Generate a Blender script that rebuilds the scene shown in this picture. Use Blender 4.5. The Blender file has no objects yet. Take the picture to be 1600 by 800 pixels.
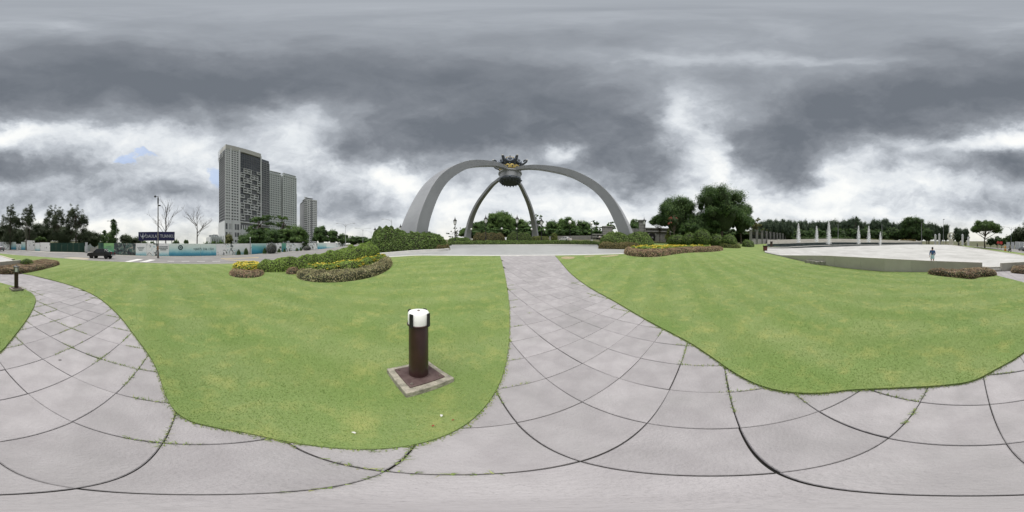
import bpy, bmesh, math, random
import numpy as np
from mathutils import Vector, Matrix, Euler
from mathutils.geometry import delaunay_2d_cdt

sc = bpy.context.scene
col = sc.collection
R = math.radians
EYE = 1.5

# ------------------------------------------------------------------ camera
cam_d = bpy.data.cameras.new('camera')
cam = bpy.data.objects.new('camera', cam_d); col.objects.link(cam)
cam_d.type = 'PANO'
try:
    cam_d.panorama_type = 'EQUIRECTANGULAR'
except Exception:
    pass
try:
    cam_d.cycles.panorama_type = 'EQUIRECTANGULAR'
except Exception:
    pass
cam.location = (0, 0, EYE)
cam.rotation_euler = (R(90), 0, 0)
cam_d.clip_start = 0.02
cam_d.clip_end = 20000
sc.camera = cam

# ------------------------------------------------------------------ exposure
sc.render.engine = 'CYCLES'
sc.view_settings.view_transform = 'Standard'
sc.view_settings.look = 'None'
sc.view_settings.gamma = 1.0
sc.view_settings.exposure = 1.5
sc.view_settings.use_curve_mapping = False
sc.cycles.use_denoising = True
sc.cycles.max_bounces = 6
sc.cycles.transparent_max_bounces = 12

# ------------------------------------------------------------------ sun, soft behind the overcast
SUN_AZ, SUN_EL = R(172), R(68)
sun_d = bpy.data.lights.new('sun', 'SUN')
sun_d.energy = 1.5; sun_d.angle = R(50); sun_d.color = (1.0, .965, .92)
sun = bpy.data.objects.new('sun', sun_d); col.objects.link(sun)
sdir = Vector((math.sin(SUN_AZ)*math.cos(SUN_EL), math.cos(SUN_AZ)*math.cos(SUN_EL), math.sin(SUN_EL)))
sun.rotation_euler = sdir.to_track_quat('Z', 'Y').to_euler()
sun.location = (0, 0, 60)

# ------------------------------------------------------------------ world: overcast cloud deck over a Nishita sky
world = bpy.data.worlds.new('World'); sc.world = world; world.use_nodes = True
wn, wl = world.node_tree.nodes, world.node_tree.links
wn.clear()
def W(t, **kw):
    n = wn.new(t)
    for k, v in kw.items(): setattr(n, k, v)
    return n
def wm(op, a, b=None, c=None, clamp=False):
    n = W('ShaderNodeMath', operation=op, use_clamp=clamp)
    for i, v in enumerate((a, b, c)):
        if v is None: continue
        if isinstance(v, (int, float)): n.inputs[i].default_value = v
        else: wl.new(v, n.inputs[i])
    return n.outputs[0]
def wv(op, a, b=None, c=None):
    n = W('ShaderNodeVectorMath', operation=op)
    for i, v in enumerate((a, b, c)):
        if v is None: continue
        if isinstance(v, (tuple, list)): n.inputs[i].default_value = v
        else: wl.new(v, n.inputs[i])
    return n
def wmr(v, a, b, c, d, smooth=True):
    n = W('ShaderNodeMapRange')
    n.interpolation_type = 'SMOOTHSTEP' if smooth else 'LINEAR'
    wl.new(v, n.inputs[0])
    for i, x in enumerate((a, b, c, d)): n.inputs[i+1].default_value = x
    return n.outputs[0]
tc = W('ShaderNodeTexCoord')
D0 = wv('NORMALIZE', tc.outputs['Generated']).outputs[0]
# slow warp so that cloud outlines are ragged
nw = W('ShaderNodeTexNoise'); nw.inputs['Scale'].default_value = 3.0; nw.inputs['Detail'].default_value = 5; nw.inputs['Roughness'].default_value = .6
wl.new(wv('MULTIPLY', D0, (1, 1, 1.5)).outputs[0], nw.inputs['Vector'])
warp = wv('SUBTRACT', nw.outputs['Color'], (.5, .5, .5)).outputs[0]
D1 = wv('NORMALIZE', wv('ADD', D0, wv('MULTIPLY', warp, (.40, .40, .26)).outputs[0]).outputs[0]).outputs[0]
sp = W('ShaderNodeSeparateXYZ'); wl.new(D1, sp.inputs[0])
el = wm('ARCSINE', sp.outputs[2])
hyp = wm('MAXIMUM', wm('SQRT', wm('ADD', wm('MULTIPLY', sp.outputs[0], sp.outputs[0]), wm('MULTIPLY', sp.outputs[1], sp.outputs[1]))), .001)
cmb = W('ShaderNodeCombineXYZ')
wl.new(wm('DIVIDE', sp.outputs[0], hyp), cmb.inputs[0]); wl.new(wm('DIVIDE', sp.outputs[1], hyp), cmb.inputs[1]); wl.new(el, cmb.inputs[2])
CYL = cmb.outputs[0]     # point on a cylinder: heading on the unit circle, elevation as height
# base brightness by elevation (degrees: value)
ramp = W('ShaderNodeValToRGB'); ramp.color_ramp.interpolation = 'EASE'
wl.new(wm('DIVIDE', el, math.pi/2), ramp.inputs[0])
base_pts = [(0, .70), (6, .66), (14, .59), (24, .51), (36, .44), (48, .36), (60, .33), (72, .33), (82, .37), (90, .36)]
el_ = ramp.color_ramp.elements
while len(el_) < len(base_pts): el_.new(.5)
for e, (dg, v) in zip(el_, base_pts):
    e.position = dg/90; e.color = (v, v, v, 1)
B = ramp.outputs[0]
# cloud masses: heading / height in the photograph's own degrees (x, y over 1600 x 800), half widths, weight
LOBES = [
 (120,122,240,50,-.20),(330,128,210,46,-.20),(560,120,200,44,-.14),(740,130,150,46,-.12),(620,215,120,34,-.20),(730,190,110,36,-.16),(690,232,60,22,-.12),(880,185,110,58,-.24),
 (985,232,62,46,-.26),(1005,280,44,26,-.20),(930,262,50,28,-.14),(40,258,110,24,-.22),(130,262,60,16,-.10),(240,300,110,20,-.18),(1215,235,60,44,-.30),(1290,180,110,46,-.22),(1400,165,90,40,-.14),
 (1520,150,150,38,-.20),(1235,275,56,26,-.26),(1390,215,80,26,-.14),(1570,262,70,22,-.24),(530,325,70,20,-.22),(490,290,50,22,-.14),
 (1540,322,120,16,-.16),(600,330,50,14,-.12),(820,228,80,22,-.10),(250,40,300,14,-.04),(560,235,50,20,-.14),(1160,255,30,20,-.12),
 (1062,160,40,34,.22),(1085,200,40,30,.26),(1120,265,40,40,.28),(1130,320,90,20,.12),(1060,92,140,12,.12),(1280,90,120,10,.10),(460,205,60,34,.22),(430,170,40,20,.10),(500,250,50,26,.14),(330,255,60,36,.22),(620,280,40,20,.42),(200,222,90,20,.26),(290,205,60,16,.14),
 (50,206,110,13,.30),(170,250,40,14,.16),(1300,290,56,28,.32),(1340,255,40,18,.16),(1490,222,130,16,.26),(885,238,34,13,.36),(700,330,60,36,.18),(860,310,70,26,.16),(1250,330,100,16,.12),
 (1450,285,70,22,.18),(830,178,36,9,.10),(30,45,90,10,.06),(960,330,80,20,.16),(1420,335,100,14,.14),(150,352,170,10,.16),(1580,215,60,12,.14),(800,60,160,14,-.06),(1500,80,120,18,-.05),
]
acc = B
for x, y, sx, sy, w in LOBES:
    a = R((x-800)*.225); e = R((400-y)*.225)
    s1 = 1/R(sx*.225); s2 = 1/R(sy*.225)
    v = wv('MULTIPLY_ADD', CYL, (s1, s1, s2), (-math.sin(a)*s1, -math.cos(a)*s1, -e*s2)).outputs[0]
    dd = W('ShaderNodeVectorMath', operation='DOT_PRODUCT'); wl.new(v, dd.inputs[0]); wl.new(v, dd.inputs[1])
    acc = wm('MULTIPLY_ADD', wm('POWER', .3679, dd.outputs['Value']), w*1.12, acc)
# billow detail
n1 = W('ShaderNodeTexNoise'); n1.inputs['Scale'].default_value = 4.0; n1.inputs['Detail'].default_value = 6; n1.inputs['Roughness'].default_value = .56; n1.inputs['Distortion'].default_value = .5
wl.new(wv('MULTIPLY', D0, (1, 1, 1.7)).outputs[0], n1.inputs['Vector'])
n2 = W('ShaderNodeTexNoise'); n2.inputs['Scale'].default_value = 11; n2.inputs['Detail'].default_value = 5; n2.inputs['Roughness'].default_value = .6
wl.new(wv('MULTIPLY', D1, (1, 1, 1.6)).outputs[0], n2.inputs['Vector'])
low = wmr(el, .45, 1.25, 1.0, .45)
acc = wm('ADD', acc, wm('MULTIPLY', wm('SUBTRACT', n1.outputs[0], .5), wm('MULTIPLY', low, .58)))
acc = wm('ADD', acc, wm('MULTIPLY', wm('SUBTRACT', n2.outputs[0], .5), wm('MULTIPLY', low, .32)))
cr = W('ShaderNodeValToRGB'); wl.new(acc, cr.inputs[0])
ce = cr.color_ramp.elements
tones = [(.0, (.160, .180, .210)), (.16, (.222, .243, .276)), (.34, (.352, .380, .420)), (.50, (.55, .585, .632)), (.64, (.76, .795, .83)), (.80, (.94, .955, .95)), (1.0, (1.05, 1.04, .98))]
while len(ce) < len(tones): ce.new(.5)
for e, (p, c) in zip(ce, tones):
    e.position = p; e.color = (*c, 1)
# cream tint low over the horizon
hz = wmr(el, .02, .28, 1.0, 0.0)
tint = W('ShaderNodeMix', data_type='RGBA', blend_type='MULTIPLY')
wl.new(wm('MULTIPLY', hz, .8), tint.inputs[0]); wl.new(cr.outputs[0], tint.inputs[6]); tint.inputs[7].default_value = (1.06, 1.0, .86, 1)
# small gaps of blue
sky = W('ShaderNodeTexSky'); sky.sky_type = 'NISHITA'; sky.sun_disc = False
sky.sun_elevation = SUN_EL; sky.sun_rotation = SUN_AZ
GAPS = [(205,250,34,10),(330,272,20,22),(232,238,22,7)]
gap = None
for x, y, sx, sy in GAPS:
    a = R((x-800)*.225); e = R((400-y)*.225); s1 = 1/R(sx*.225); s2 = 1/R(sy*.225)
    v = wv('MULTIPLY_ADD', CYL, (s1, s1, s2), (-math.sin(a)*s1, -math.cos(a)*s1, -e*s2)).outputs[0]
    dd = W('ShaderNodeVectorMath', operation='DOT_PRODUCT'); wl.new(v, dd.inputs[0]); wl.new(v, dd.inputs[1])
    g = wm('POWER', .3679, dd.outputs['Value'])
    gap = g if gap is None else wm('MAXIMUM', gap, g)
gf = wmr(wm('ADD', gap, wm('MULTIPLY', wm('SUBTRACT', n2.outputs[0], .5), .9)), .42, .75, 0, .5)
bg1 = W('ShaderNodeBackground'); bg1.inputs['Strength'].default_value = .36; wl.new(tint.outputs[2], bg1.inputs['Color'])
bg2 = W('ShaderNodeBackground'); bg2.inputs['Strength'].default_value = .075; wl.new(sky.outputs[0], bg2.inputs['Color'])
mixs = W('ShaderNodeMixShader'); wl.new(gf, mixs.inputs[0]); wl.new(bg1.outputs[0], mixs.inputs[1]); wl.new(bg2.outputs[0], mixs.inputs[2])
wo = W('ShaderNodeOutputWorld'); wl.new(mixs.outputs[0], wo.inputs[0])

# ------------------------------------------------------------------ terrain heights (heading in 1/1600 turn, metres)
RINGS = np.array([0, 2.5, 5, 8, 12, 17, 24, 36, 60, 100.])
COLS = {
 0:[0,.045,.13,.24,.40,.62,.95,1.75,3.7,5.5], 80:[0,.045,.13,.24,.40,.60,.92,1.7,3.6,5.2], 160:[0,.045,.13,.24,.38,.57,.82,1.35,2.9,4.0],
 220:[0,.045,.13,.24,.38,.57,.82,1.3,2.2,2.6], 300:[0,.045,.13,.24,.38,.57,.82,1.35,1.7,1.9], 400:[0,.045,.13,.24,.38,.58,.85,1.5,2.6,3.2],
 500:[0,.045,.14,.28,.52,.85,1.25,2.0,4.0,5.0], 580:[0,.05,.18,.42,.9,1.5,2.1,3.2,6.5,8], 650:[0,.06,.24,.6,1.28,1.95,2.65,3.9,7.8,9],
 800:[0,.06,.24,.6,1.28,1.95,2.65,3.9,7.8,9], 950:[0,.06,.24,.6,1.28,1.95,2.65,3.9,7.8,9], 1050:[0,.06,.24,.6,1.25,1.9,2.6,4.0,7.4,9],
 1120:[0,.06,.22,.55,1.15,1.8,2.6,4.2,7.2,9], 1200:[0,.05,.18,.42,.85,1.45,2.1,3.2,6.2,9], 1300:[0,.05,.16,.36,.745,1.1,1.75,3.0,5.9,9],
 1400:[0,.05,.14,.3,.6,.88,1.5,2.9,5.7,8.5], 1457:[0,.045,.13,.26,.47,.68,1.35,2.7,5.6,8], 1500:[0,.045,.13,.25,.43,.68,1.3,2.65,5.5,7.5],
 1550:[0,.045,.13,.24,.41,.66,1.2,2.5,4.7,6.5], 1580:[0,.045,.13,.24,.40,.63,1.05,2.0,4.0,6.0]}
NA = 800
LD = np.concatenate([np.linspace(0, 100, 401)])
_xs = sorted(COLS); _tab = np.array([COLS[x] for x in _xs])
_xp = np.array(_xs + [1600]); _tp = np.vstack([_tab, _tab[0]])
_ax = np.arange(NA)*2.0
_cols = np.stack([np.interp(_ax, _xp, _tp[:, j]) for j in range(len(RINGS))], 1)
_k = np.hanning(41); _k /= _k.sum()
_cols = np.stack([np.convolve(np.concatenate([c[-20:], c, c[:20]]), _k, 'valid') for c in _cols.T], 1)
HT = np.stack([np.interp(LD, RINGS, c) for c in _cols])
_k2 = np.hanning(15); _k2 /= _k2.sum()
HT = np.stack([np.convolve(np.concatenate([-r[7:0:-1]*0 + r[0], r, np.full(7, r[-1])]), _k2, 'valid') for r in HT])
HT -= HT[:, :1]
def H(x, y):
    x = np.asarray(x, float); y = np.asarray(y, float)
    d = np.hypot(x, y); a = (np.degrees(np.arctan2(x, y))/.225 + 800) % 1600 / 2.0
    i0 = np.floor(a).astype(int) % NA; fa = a - np.floor(a); i1 = (i0+1) % NA
    far = np.clip((d-100)/220, 0, 1); xa = a*2.0
    rise = far*far*(3-2*far)*(1.5+320*np.tan(np.radians((400-np.interp(xa, [0, 150, 230, 540, 620, 1600], [378, 378, 383, 383, 377, 378]))*.225)) - HT[i0, -1])
    t = np.clip(d, 0, 99.99)/.25; j0 = np.floor(t).astype(int); ft = t - j0; j1 = np.minimum(j0+1, len(LD)-1)
    return (HT[i0, j0]*(1-fa)*(1-ft) + HT[i1, j0]*fa*(1-ft) + HT[i0, j1]*(1-fa)*ft + HT[i1, j1]*fa*ft) + rise
def h(x, y): return float(H(x, y))
def az(x): return R((x-800)*.225)
def XY(x, d): return (d*math.sin(az(x)), d*math.cos(az(x)))
def ZP(y, d): return EYE + d*math.tan(R((400-y)*.225))
def P(x, y, d): return Vector((*XY(x, d), ZP(y, d)))
def G(x, d, dz=0.0):
    p = XY(x, d); return Vector((p[0], p[1], h(*p)+dz))
def Gy(x, y):
    ds = np.geomspace(.15, 95, 1500)
    X, Y = ds*math.sin(az(x)), ds*math.cos(az(x))
    yy = 400 - np.degrees(np.arctan2(H(X, Y)-EYE, ds))/.225
    i = int(np.argmax(yy <= y)) if (yy <= y).any() else len(ds)-1
    return (float(X[i]), float(Y[i]))

ORD = 'first second third fourth fifth sixth seventh eighth ninth tenth eleventh twelfth thirteenth fourteenth fifteenth sixteenth seventeenth eighteenth nineteenth twentieth'.split()
def ordw(n): return ORD[n] if n < 20 else ['twenty-', 'thirty-'][(n-19)//10]+ORD[(n-20) % 10] if n != 29 else 'thirtieth'
# ------------------------------------------------------------------ object helpers
def props(o, label=None, cat=None, group=None, kind=None):
    if label: o['label'] = label
    if cat: o['category'] = cat
    if group: o['group'] = group
    if kind: o['kind'] = kind
    return o
def empty(name, loc=(0, 0, 0), rz=0, label=None, cat=None, group=None):
    o = bpy.data.objects.new(name, None); col.objects.link(o)
    o.location = loc; o.rotation_euler = (0, 0, rz); o.empty_display_size = .2
    return props(o, label, cat, group)
def link(name, me, mats, parent=None, smooth=False):
    o = bpy.data.objects.new(name, me); col.objects.link(o)
    if mats is not None and not me.materials:
        for m in (mats if isinstance(mats, (list, tuple)) else [mats]): me.materials.append(m)
    if smooth: me.polygons.foreach_set('use_smooth', [True]*len(me.polygons))
    if parent is not None: o.parent = parent
    return o
def copy_tree(o, parent=None):
    c = o.copy(); col.objects.link(c); c.parent = parent
    for ch in list(o.children): copy_tree(ch, c)
    return c
class MB:
    def __init__(s): s.v = []; s.f = []; s.m = []
    def add(s, vs, fs, mi=0):
        b = len(s.v); s.v += [tuple(v) for v in vs]; s.f += [tuple(i+b for i in f) for f in fs]; s.m += [mi]*len(fs); return s
    def box(s, c, size, rz=0, mi=0, taper=1.0):
        x, y, z = size[0]/2, size[1]/2, size[2]/2; ca, sa = math.cos(rz), math.sin(rz)
        vs = []
        for k in (-1, 1):
            t = taper if k > 0 else 1
            for (i, j) in ((-1, -1), (1, -1), (1, 1), (-1, 1)):
                a, b = i*x*t, j*y*t
                vs.append((c[0]+a*ca-b*sa, c[1]+a*sa+b*ca, c[2]+k*z))
        return s.add(vs, [(3, 2, 1, 0), (4, 5, 6, 7), (0, 1, 5, 4), (1, 2, 6, 5), (2, 3, 7, 6), (3, 0, 4, 7)], mi)
    def lathe(s, prof, n=16, c=(0, 0, 0), mi=0, cap=True):
        vs = []; fs = []
        for r, z in prof:
            for i in range(n):
                t = 2*math.pi*i/n; vs.append((c[0]+r*math.cos(t), c[1]+r*math.sin(t), c[2]+z))
        for k in range(len(prof)-1):
            for i in range(n):
                j = (i+1) % n; fs.append((k*n+i, k*n+j, (k+1)*n+j, (k+1)*n+i))
        if cap:
            fs.append(tuple(range(n-1, -1, -1))); fs.append(tuple(range((len(prof)-1)*n, len(prof)*n)))
        return s.add(vs, fs, mi)
    def tube(s, pts, rad, n=6, mi=0, cap=True):
        pts = [Vector(p) for p in pts]
        if not isinstance(rad, (list, tuple)): rad = [rad]*len(pts)
        vs = []; fs = []
        for k, p in enumerate(pts):
            a = pts[max(k-1, 0)]; b = pts[min(k+1, len(pts)-1)]
            t = (b-a)
            if t.length < 1e-9: t = Vector((0, 0, 1))
            t.normalize()
            u = t.cross(Vector((0, 0, 1)))
            if u.length < .05: u = Vector((1, 0, 0)) - t*t.x
            u.normalize(); w = t.cross(u)
            for i in range(n):
                q = 2*math.pi*i/n; vs.append(p + (u*math.cos(q) + w*math.sin(q))*rad[k])
        for k in range(len(pts)-1):
            for i in range(n):
                j = (i+1) % n; fs.append((k*n+i, k*n+j, (k+1)*n+j, (k+1)*n+i))
        if cap:
            fs.append(tuple(range(n-1, -1, -1))); fs.append(tuple(range((len(pts)-1)*n, len(pts)*n)))
        return s.add(vs, fs, mi)
    def ell(s, c, r, nu=10, nv=6, mi=0):
        vs = [(c[0], c[1], c[2]-r[2])]; fs = []
        for k in range(1, nv):
            t = -math.pi/2 + math.pi*k/nv
            for i in range(nu):
                q = 2*math.pi*i/nu; vs.append((c[0]+r[0]*math.cos(t)*math.cos(q), c[1]+r[1]*math.cos(t)*math.sin(q), c[2]+r[2]*math.sin(t)))
        vs.append((c[0], c[1], c[2]+r[2])); T = len(vs)-1
        for i in range(nu):
            j = (i+1) % nu
            fs.append((0, 1+j, 1+i)); fs.append((T, 1+(nv-2)*nu+i, 1+(nv-2)*nu+j))
            for k in range(nv-2):
                a = 1+k*nu; fs.append((a+i, a+j, a+nu+j, a+nu+i))
        return s.add(vs, fs, mi)
    def torus(s, c, Rr, r, axis=(0, 0, 1), n=16, m=6, mi=0, a0=0, a1=2*math.pi):
        ax = Vector(axis).normalized(); u = ax.orthogonal().normalized(); w = ax.cross(u); c = Vector(c)
        full = abs(a1-a0-2*math.pi) < 1e-6; vs = []; fs = []; N = n if full else n+1
        for i in range(N):
            t = a0+(a1-a0)*i/n; dv = u*math.cos(t)+w*math.sin(t)
            for j in range(m):
                q = 2*math.pi*j/m; vs.append(c + dv*(Rr+r*math.cos(q)) + ax*(r*math.sin(q)))
        for i in range(n):
            i2 = (i+1) % N
            for j in range(m):
                j2 = (j+1) % m; fs.append((i*m+j, i2*m+j, i2*m+j2, i*m+j2))
        return s.add(vs, fs, mi)
    def mesh(s, name):
        me = bpy.data.meshes.new(name); me.from_pydata(s.v, [], s.f); me.update()
        if any(s.m): me.polygons.foreach_set('material_index', s.m)
        return me
    def build(s, name, mats, parent=None, smooth=False, bevel=0, loc=None):
        me = s.mesh(name)
        bm = bmesh.new(); bm.from_mesh(me)
        bmesh.ops.recalc_face_normals(bm, faces=bm.faces)
        if bevel:
            bmesh.ops.bevel(bm, geom=[e for e in bm.edges if len(e.link_faces) == 2 and e.calc_face_angle(0) > .6], offset=bevel, segments=2, profile=.6, affect='EDGES', clamp_overlap=True)
        bm.to_mesh(me); bm.free()
        o = link(name, me, mats, parent, smooth)
        if smooth:
            try: me.set_sharp_from_angle(angle=R(40))
            except Exception: pass
        if loc is not None: o.location = loc
        return o

# ------------------------------------------------------------------ materials
MATS = {}
def mat(name, c1, c2=None, scale=4, rough=.75, bump=0, bscale=40, metal=0, spec=.3, rnd=0, detail=6, lo=.35, hi=.65, coat=0):
    if name in MATS: return MATS[name]
    m = bpy.data.materials.new(name); m.use_nodes = True; MATS[name] = m
    nt = m.node_tree; b = nt.nodes['Principled BSDF']
    b.inputs['Roughness'].default_value = rough; b.inputs['Metallic'].default_value = metal
    b.inputs['Specular IOR Level'].default_value = spec
    if coat: b.inputs['Coat Weight'].default_value = coat
    b.inputs['Base Color'].default_value = (*c1, 1)
    t = nt.nodes.new('ShaderNodeTexCoord')
    out = None
    if c2 is not None:
        n = nt.nodes.new('ShaderNodeTexNoise'); n.inputs['Scale'].default_value = scale; n.inputs['Detail'].default_value = detail; n.inputs['Roughness'].default_value = .6
        nt.links.new(t.outputs['Object'], n.inputs['Vector'])
        r = nt.nodes.new('ShaderNodeMapRange'); r.inputs[1].default_value = lo; r.inputs[2].default_value = hi
        nt.links.new(n.outputs[0], r.inputs[0])
        x = nt.nodes.new('ShaderNodeMix'); x.data_type = 'RGBA'; x.inputs[6].default_value = (*c1, 1); x.inputs[7].default_value = (*c2, 1)
        nt.links.new(r.outputs[0], x.inputs[0]); out = x.outputs[2]
    if rnd:
        oi = nt.nodes.new('ShaderNodeObjectInfo'); hs = nt.nodes.new('ShaderNodeHueSaturation')
        mr = nt.nodes.new('ShaderNodeMapRange'); mr.inputs[3].default_value = 1-rnd; mr.inputs[4].default_value = 1+rnd
        nt.links.new(oi.outputs['Random'], mr.inputs[0]); nt.links.new(mr.outputs[0], hs.inputs['Value'])
        if out is not None: nt.links.new(out, hs.inputs['Color'])
        else: hs.inputs['Color'].default_value = (*c1, 1)
        out = hs.outputs[0]
    if out is not None: nt.links.new(out, b.inputs['Base Color'])
    if bump:
        n = nt.nodes.new('ShaderNodeTexNoise'); n.inputs['Scale'].default_value = bscale; n.inputs['Detail'].default_value = 5
        nt.links.new(t.outputs['Object'], n.inputs['Vector'])
        bp = nt.nodes.new('ShaderNodeBump'); bp.inputs['Strength'].default_value = bump; bp.inputs['Distance'].default_value = .02
        nt.links.new(n.outputs[0], bp.inputs['Height']); nt.links.new(bp.outputs[0], b.inputs['Normal'])
    return m
def leafmat(name, stops, trans=.25, rough=.55, hue=0.0):
    """leaves: colour from the per-leaf 'tint' value; stops = [(pos, colour)]"""
    if name in MATS: return MATS[name]
    m = bpy.data.materials.new(name); m.use_nodes = True; MATS[name] = m
    nt = m.node_tree; b = nt.nodes['Principled BSDF']; o = nt.nodes['Material Output']
    b.inputs['Roughness'].default_value = rough; b.inputs['Specular IOR Level'].default_value = .25
    a = nt.nodes.new('ShaderNodeAttribute'); a.attribute_name = 'tint'
    r = nt.nodes.new('ShaderNodeValToRGB'); e = r.color_ramp.elements
    while len(e) < len(stops): e.new(.5)
    for q, (p, c) in zip(e, stops): q.position = p; q.color = (*c, 1)
    nt.links.new(a.outputs['Fac'], r.inputs[0])
    nt.links.new(r.outputs[0], b.inputs['Base Color'])
    if trans:
        tr = nt.nodes.new('ShaderNodeBsdfTranslucent'); nt.links.new(r.outputs[0], tr.inputs['Color'])
        mx = nt.nodes.new('ShaderNodeMixShader'); mx.inputs[0].default_value = trans
        nt.links.new(b.outputs[0], mx.inputs[1]); nt.links.new(tr.outputs[0], mx.inputs[2]); nt.links.new(mx.outputs[0], o.inputs[0])
    return m

# ------------------------------------------------------------------ draped patches and scattered leaves
def pip(px, py, poly):
    poly = np.asarray(poly, float); px = np.asarray(px); py = np.asarray(py)
    ins = np.zeros(px.shape, bool); n = len(poly); j = n-1
    for i in range(n):
        xi, yi = poly[i]; xj, yj = poly[j]
        if yi != yj:
            c = ((yi > py) != (yj > py)) & (px < (xj-xi)*(py-yi)/(yj-yi)+xi)
            ins ^= c
        j = i
    return ins
def edist(px, py, poly):
    poly = np.asarray(poly, float); best = np.full(np.shape(px), 1e9)
    for i in range(len(poly)):
        a = poly[i-1]; b = poly[i]; ab = b-a; L = (ab**2).sum()
        if L < 1e-12: continue
        t = np.clip(((px-a[0])*ab[0]+(py-a[1])*ab[1])/L, 0, 1)
        best = np.minimum(best, np.hypot(px-a[0]-t*ab[0], py-a[1]-t*ab[1]))
    return best
def resample(poly, step, closed=True):
    out = []; n = len(poly)
    for i in range(n if closed else n-1):
        a = np.array(poly[i], float); b = np.array(poly[(i+1) % n], float)
        m = max(1, int(np.ceil(np.linalg.norm(b-a)/step)))
        for k in range(m): out.append(tuple(a+(b-a)*k/m))
    if not closed: out.append(tuple(poly[-1]))
    return out
def smooth_line(pts, it=2, closed=False):
    pts = [np.array(p, float) for p in pts]
    for _ in range(it):
        q = []
        n = len(pts)
        rng = range(n) if closed else range(n-1)
        if not closed: q.append(pts[0])
        for i in rng:
            a, b = pts[i], pts[(i+1) % n]; q += [a*.75+b*.25, a*.25+b*.75]
        if not closed: q.append(pts[-1])
        pts = q
    return [tuple(p) for p in pts]
def triangulate(poly, pts):
    vs = [Vector(p) for p in poly] + [Vector(p) for p in pts]
    r = delaunay_2d_cdt(vs, [], [list(range(len(poly)))], 1, 1e-6)
    return np.array([tuple(v) for v in r[0]]), [tuple(f) for f in r[2]]
def patch(name, poly, zf, step=1.0, edge=None, m=None, skirt=0, parent=None, polar=False, seed=0):
    poly = resample(poly, edge or step)
    A = np.array(poly); lo, hi = A.min(0), A.max(0)
    if polar:
        pts = []
        d = .3
        while d < 110:
            n = max(10, int(2*math.pi*d/max(step, d*.07)))
            for i in range(n):
                t = 2*math.pi*(i+.5*(int(d*7) % 2))/n; pts.append((d*math.sin(t), d*math.cos(t)))
            d += max(step, d*.07)
        pts = np.array(pts)
    else:
        gx, gy = np.meshgrid(np.arange(lo[0], hi[0], step), np.arange(lo[1], hi[1], step))
        rs = np.random.RandomState(seed); pts = np.stack([gx.ravel(), gy.ravel()], 1)+rs.uniform(-.2, .2, (gx.size, 2))*step
    k = pip(pts[:, 0], pts[:, 1], A); pts = pts[k]
    pts = pts[edist(pts[:, 0], pts[:, 1], A) > step*.35]
    V, F = triangulate(poly, pts)
    Z = zf(V[:, 0], V[:, 1])
    vs = np.column_stack([V, Z]).tolist()
    if skirt:
        cnt = {}
        for f in F:
            for i in range(len(f)):
                a, b = f[i], f[(i+1) % len(f)]; cnt[(a, b)] = 1
        bd = [(a, b) for (a, b) in cnt if (b, a) not in cnt]
        low = {}
        for a, b in bd:
            for q in (a, b):
                if q not in low:
                    low[q] = len(vs); vs.append([vs[q][0], vs[q][1], vs[q][2]-skirt])
            F.append((b, a, low[a], low[b]))
    me = bpy.data.meshes.new(name); me.from_pydata(vs, [], F); me.update()
    return link(name, me, m, parent, smooth=not skirt)
def leafmesh(name, C, N, S, tint, rs, asp=.55, tri=False, up=0.0):
    """C centres, N facing, S size per leaf; leaves as small rhombi (or single triangles)"""
    n = len(C)
    N = N/np.maximum(np.linalg.norm(N, axis=1, keepdims=True), 1e-9)
    T = rs.normal(size=(n, 3)); T[:, 2] += up
    T -= (T*N).sum(1, keepdims=True)*N; T /= np.maximum(np.linalg.norm(T, axis=1, keepdims=True), 1e-9)
    Bv = np.cross(N, T); S = np.asarray(S).reshape(-1, 1)
    if tri:
        V = np.stack([C-Bv*S*asp*.5, C+Bv*S*asp*.5, C+T*S], 1); k = 3
    else:
        V = np.stack([C-T*S*.5, C+Bv*S*asp*.5+N*S*.08, C+T*S*.5, C-Bv*S*asp*.5+N*S*.08], 1); k = 4
    return quads(name, V, tint, k)
def quads(name, V, tint, k):
    n = len(V); me = bpy.data.meshes.new(name)
    me.vertices.add(n*k); me.vertices.foreach_set('co', V.reshape(-1).astype(np.float32))
    me.loops.add(n*k); me.loops.foreach_set('vertex_index', np.arange(n*k, dtype=np.int32))
    me.polygons.add(n); me.polygons.foreach_set('loop_start', np.arange(0, n*k, k, dtype=np.int32))
    try: me.polygons.foreach_set('loop_total', np.full(n, k, dtype=np.int32))
    except Exception: pass
    a = me.attributes.new('tint', 'FLOAT', 'POINT'); a.data.foreach_set('value', np.repeat(np.clip(tint, 0, 1), k).astype(np.float32))
    me.update(); me.validate()
    return me
def scatter_on(me_v, me_f, n, rs):
    """n random points and normals over triangles"""
    V = np.asarray(me_v); F = np.array([f[:3] for f in me_f])
    a, b, c = V[F[:, 0]], V[F[:, 1]], V[F[:, 2]]
    nr = np.cross(b-a, c-a); ar = np.linalg.norm(nr, axis=1)
    nr = nr/np.maximum(ar[:, None], 1e-12); nr[nr[:, 2] < 0] *= -1
    i = rs.choice(len(F), n, p=ar/ar.sum()); u = rs.rand(n, 1); v = rs.rand(n, 1); s = (u+v > 1); u = np.where(s, 1-u, u); v = np.where(s, 1-v, v)
    return a[i]+(b-a)[i]*u+(c-a)[i]*v, nr[i]

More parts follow.
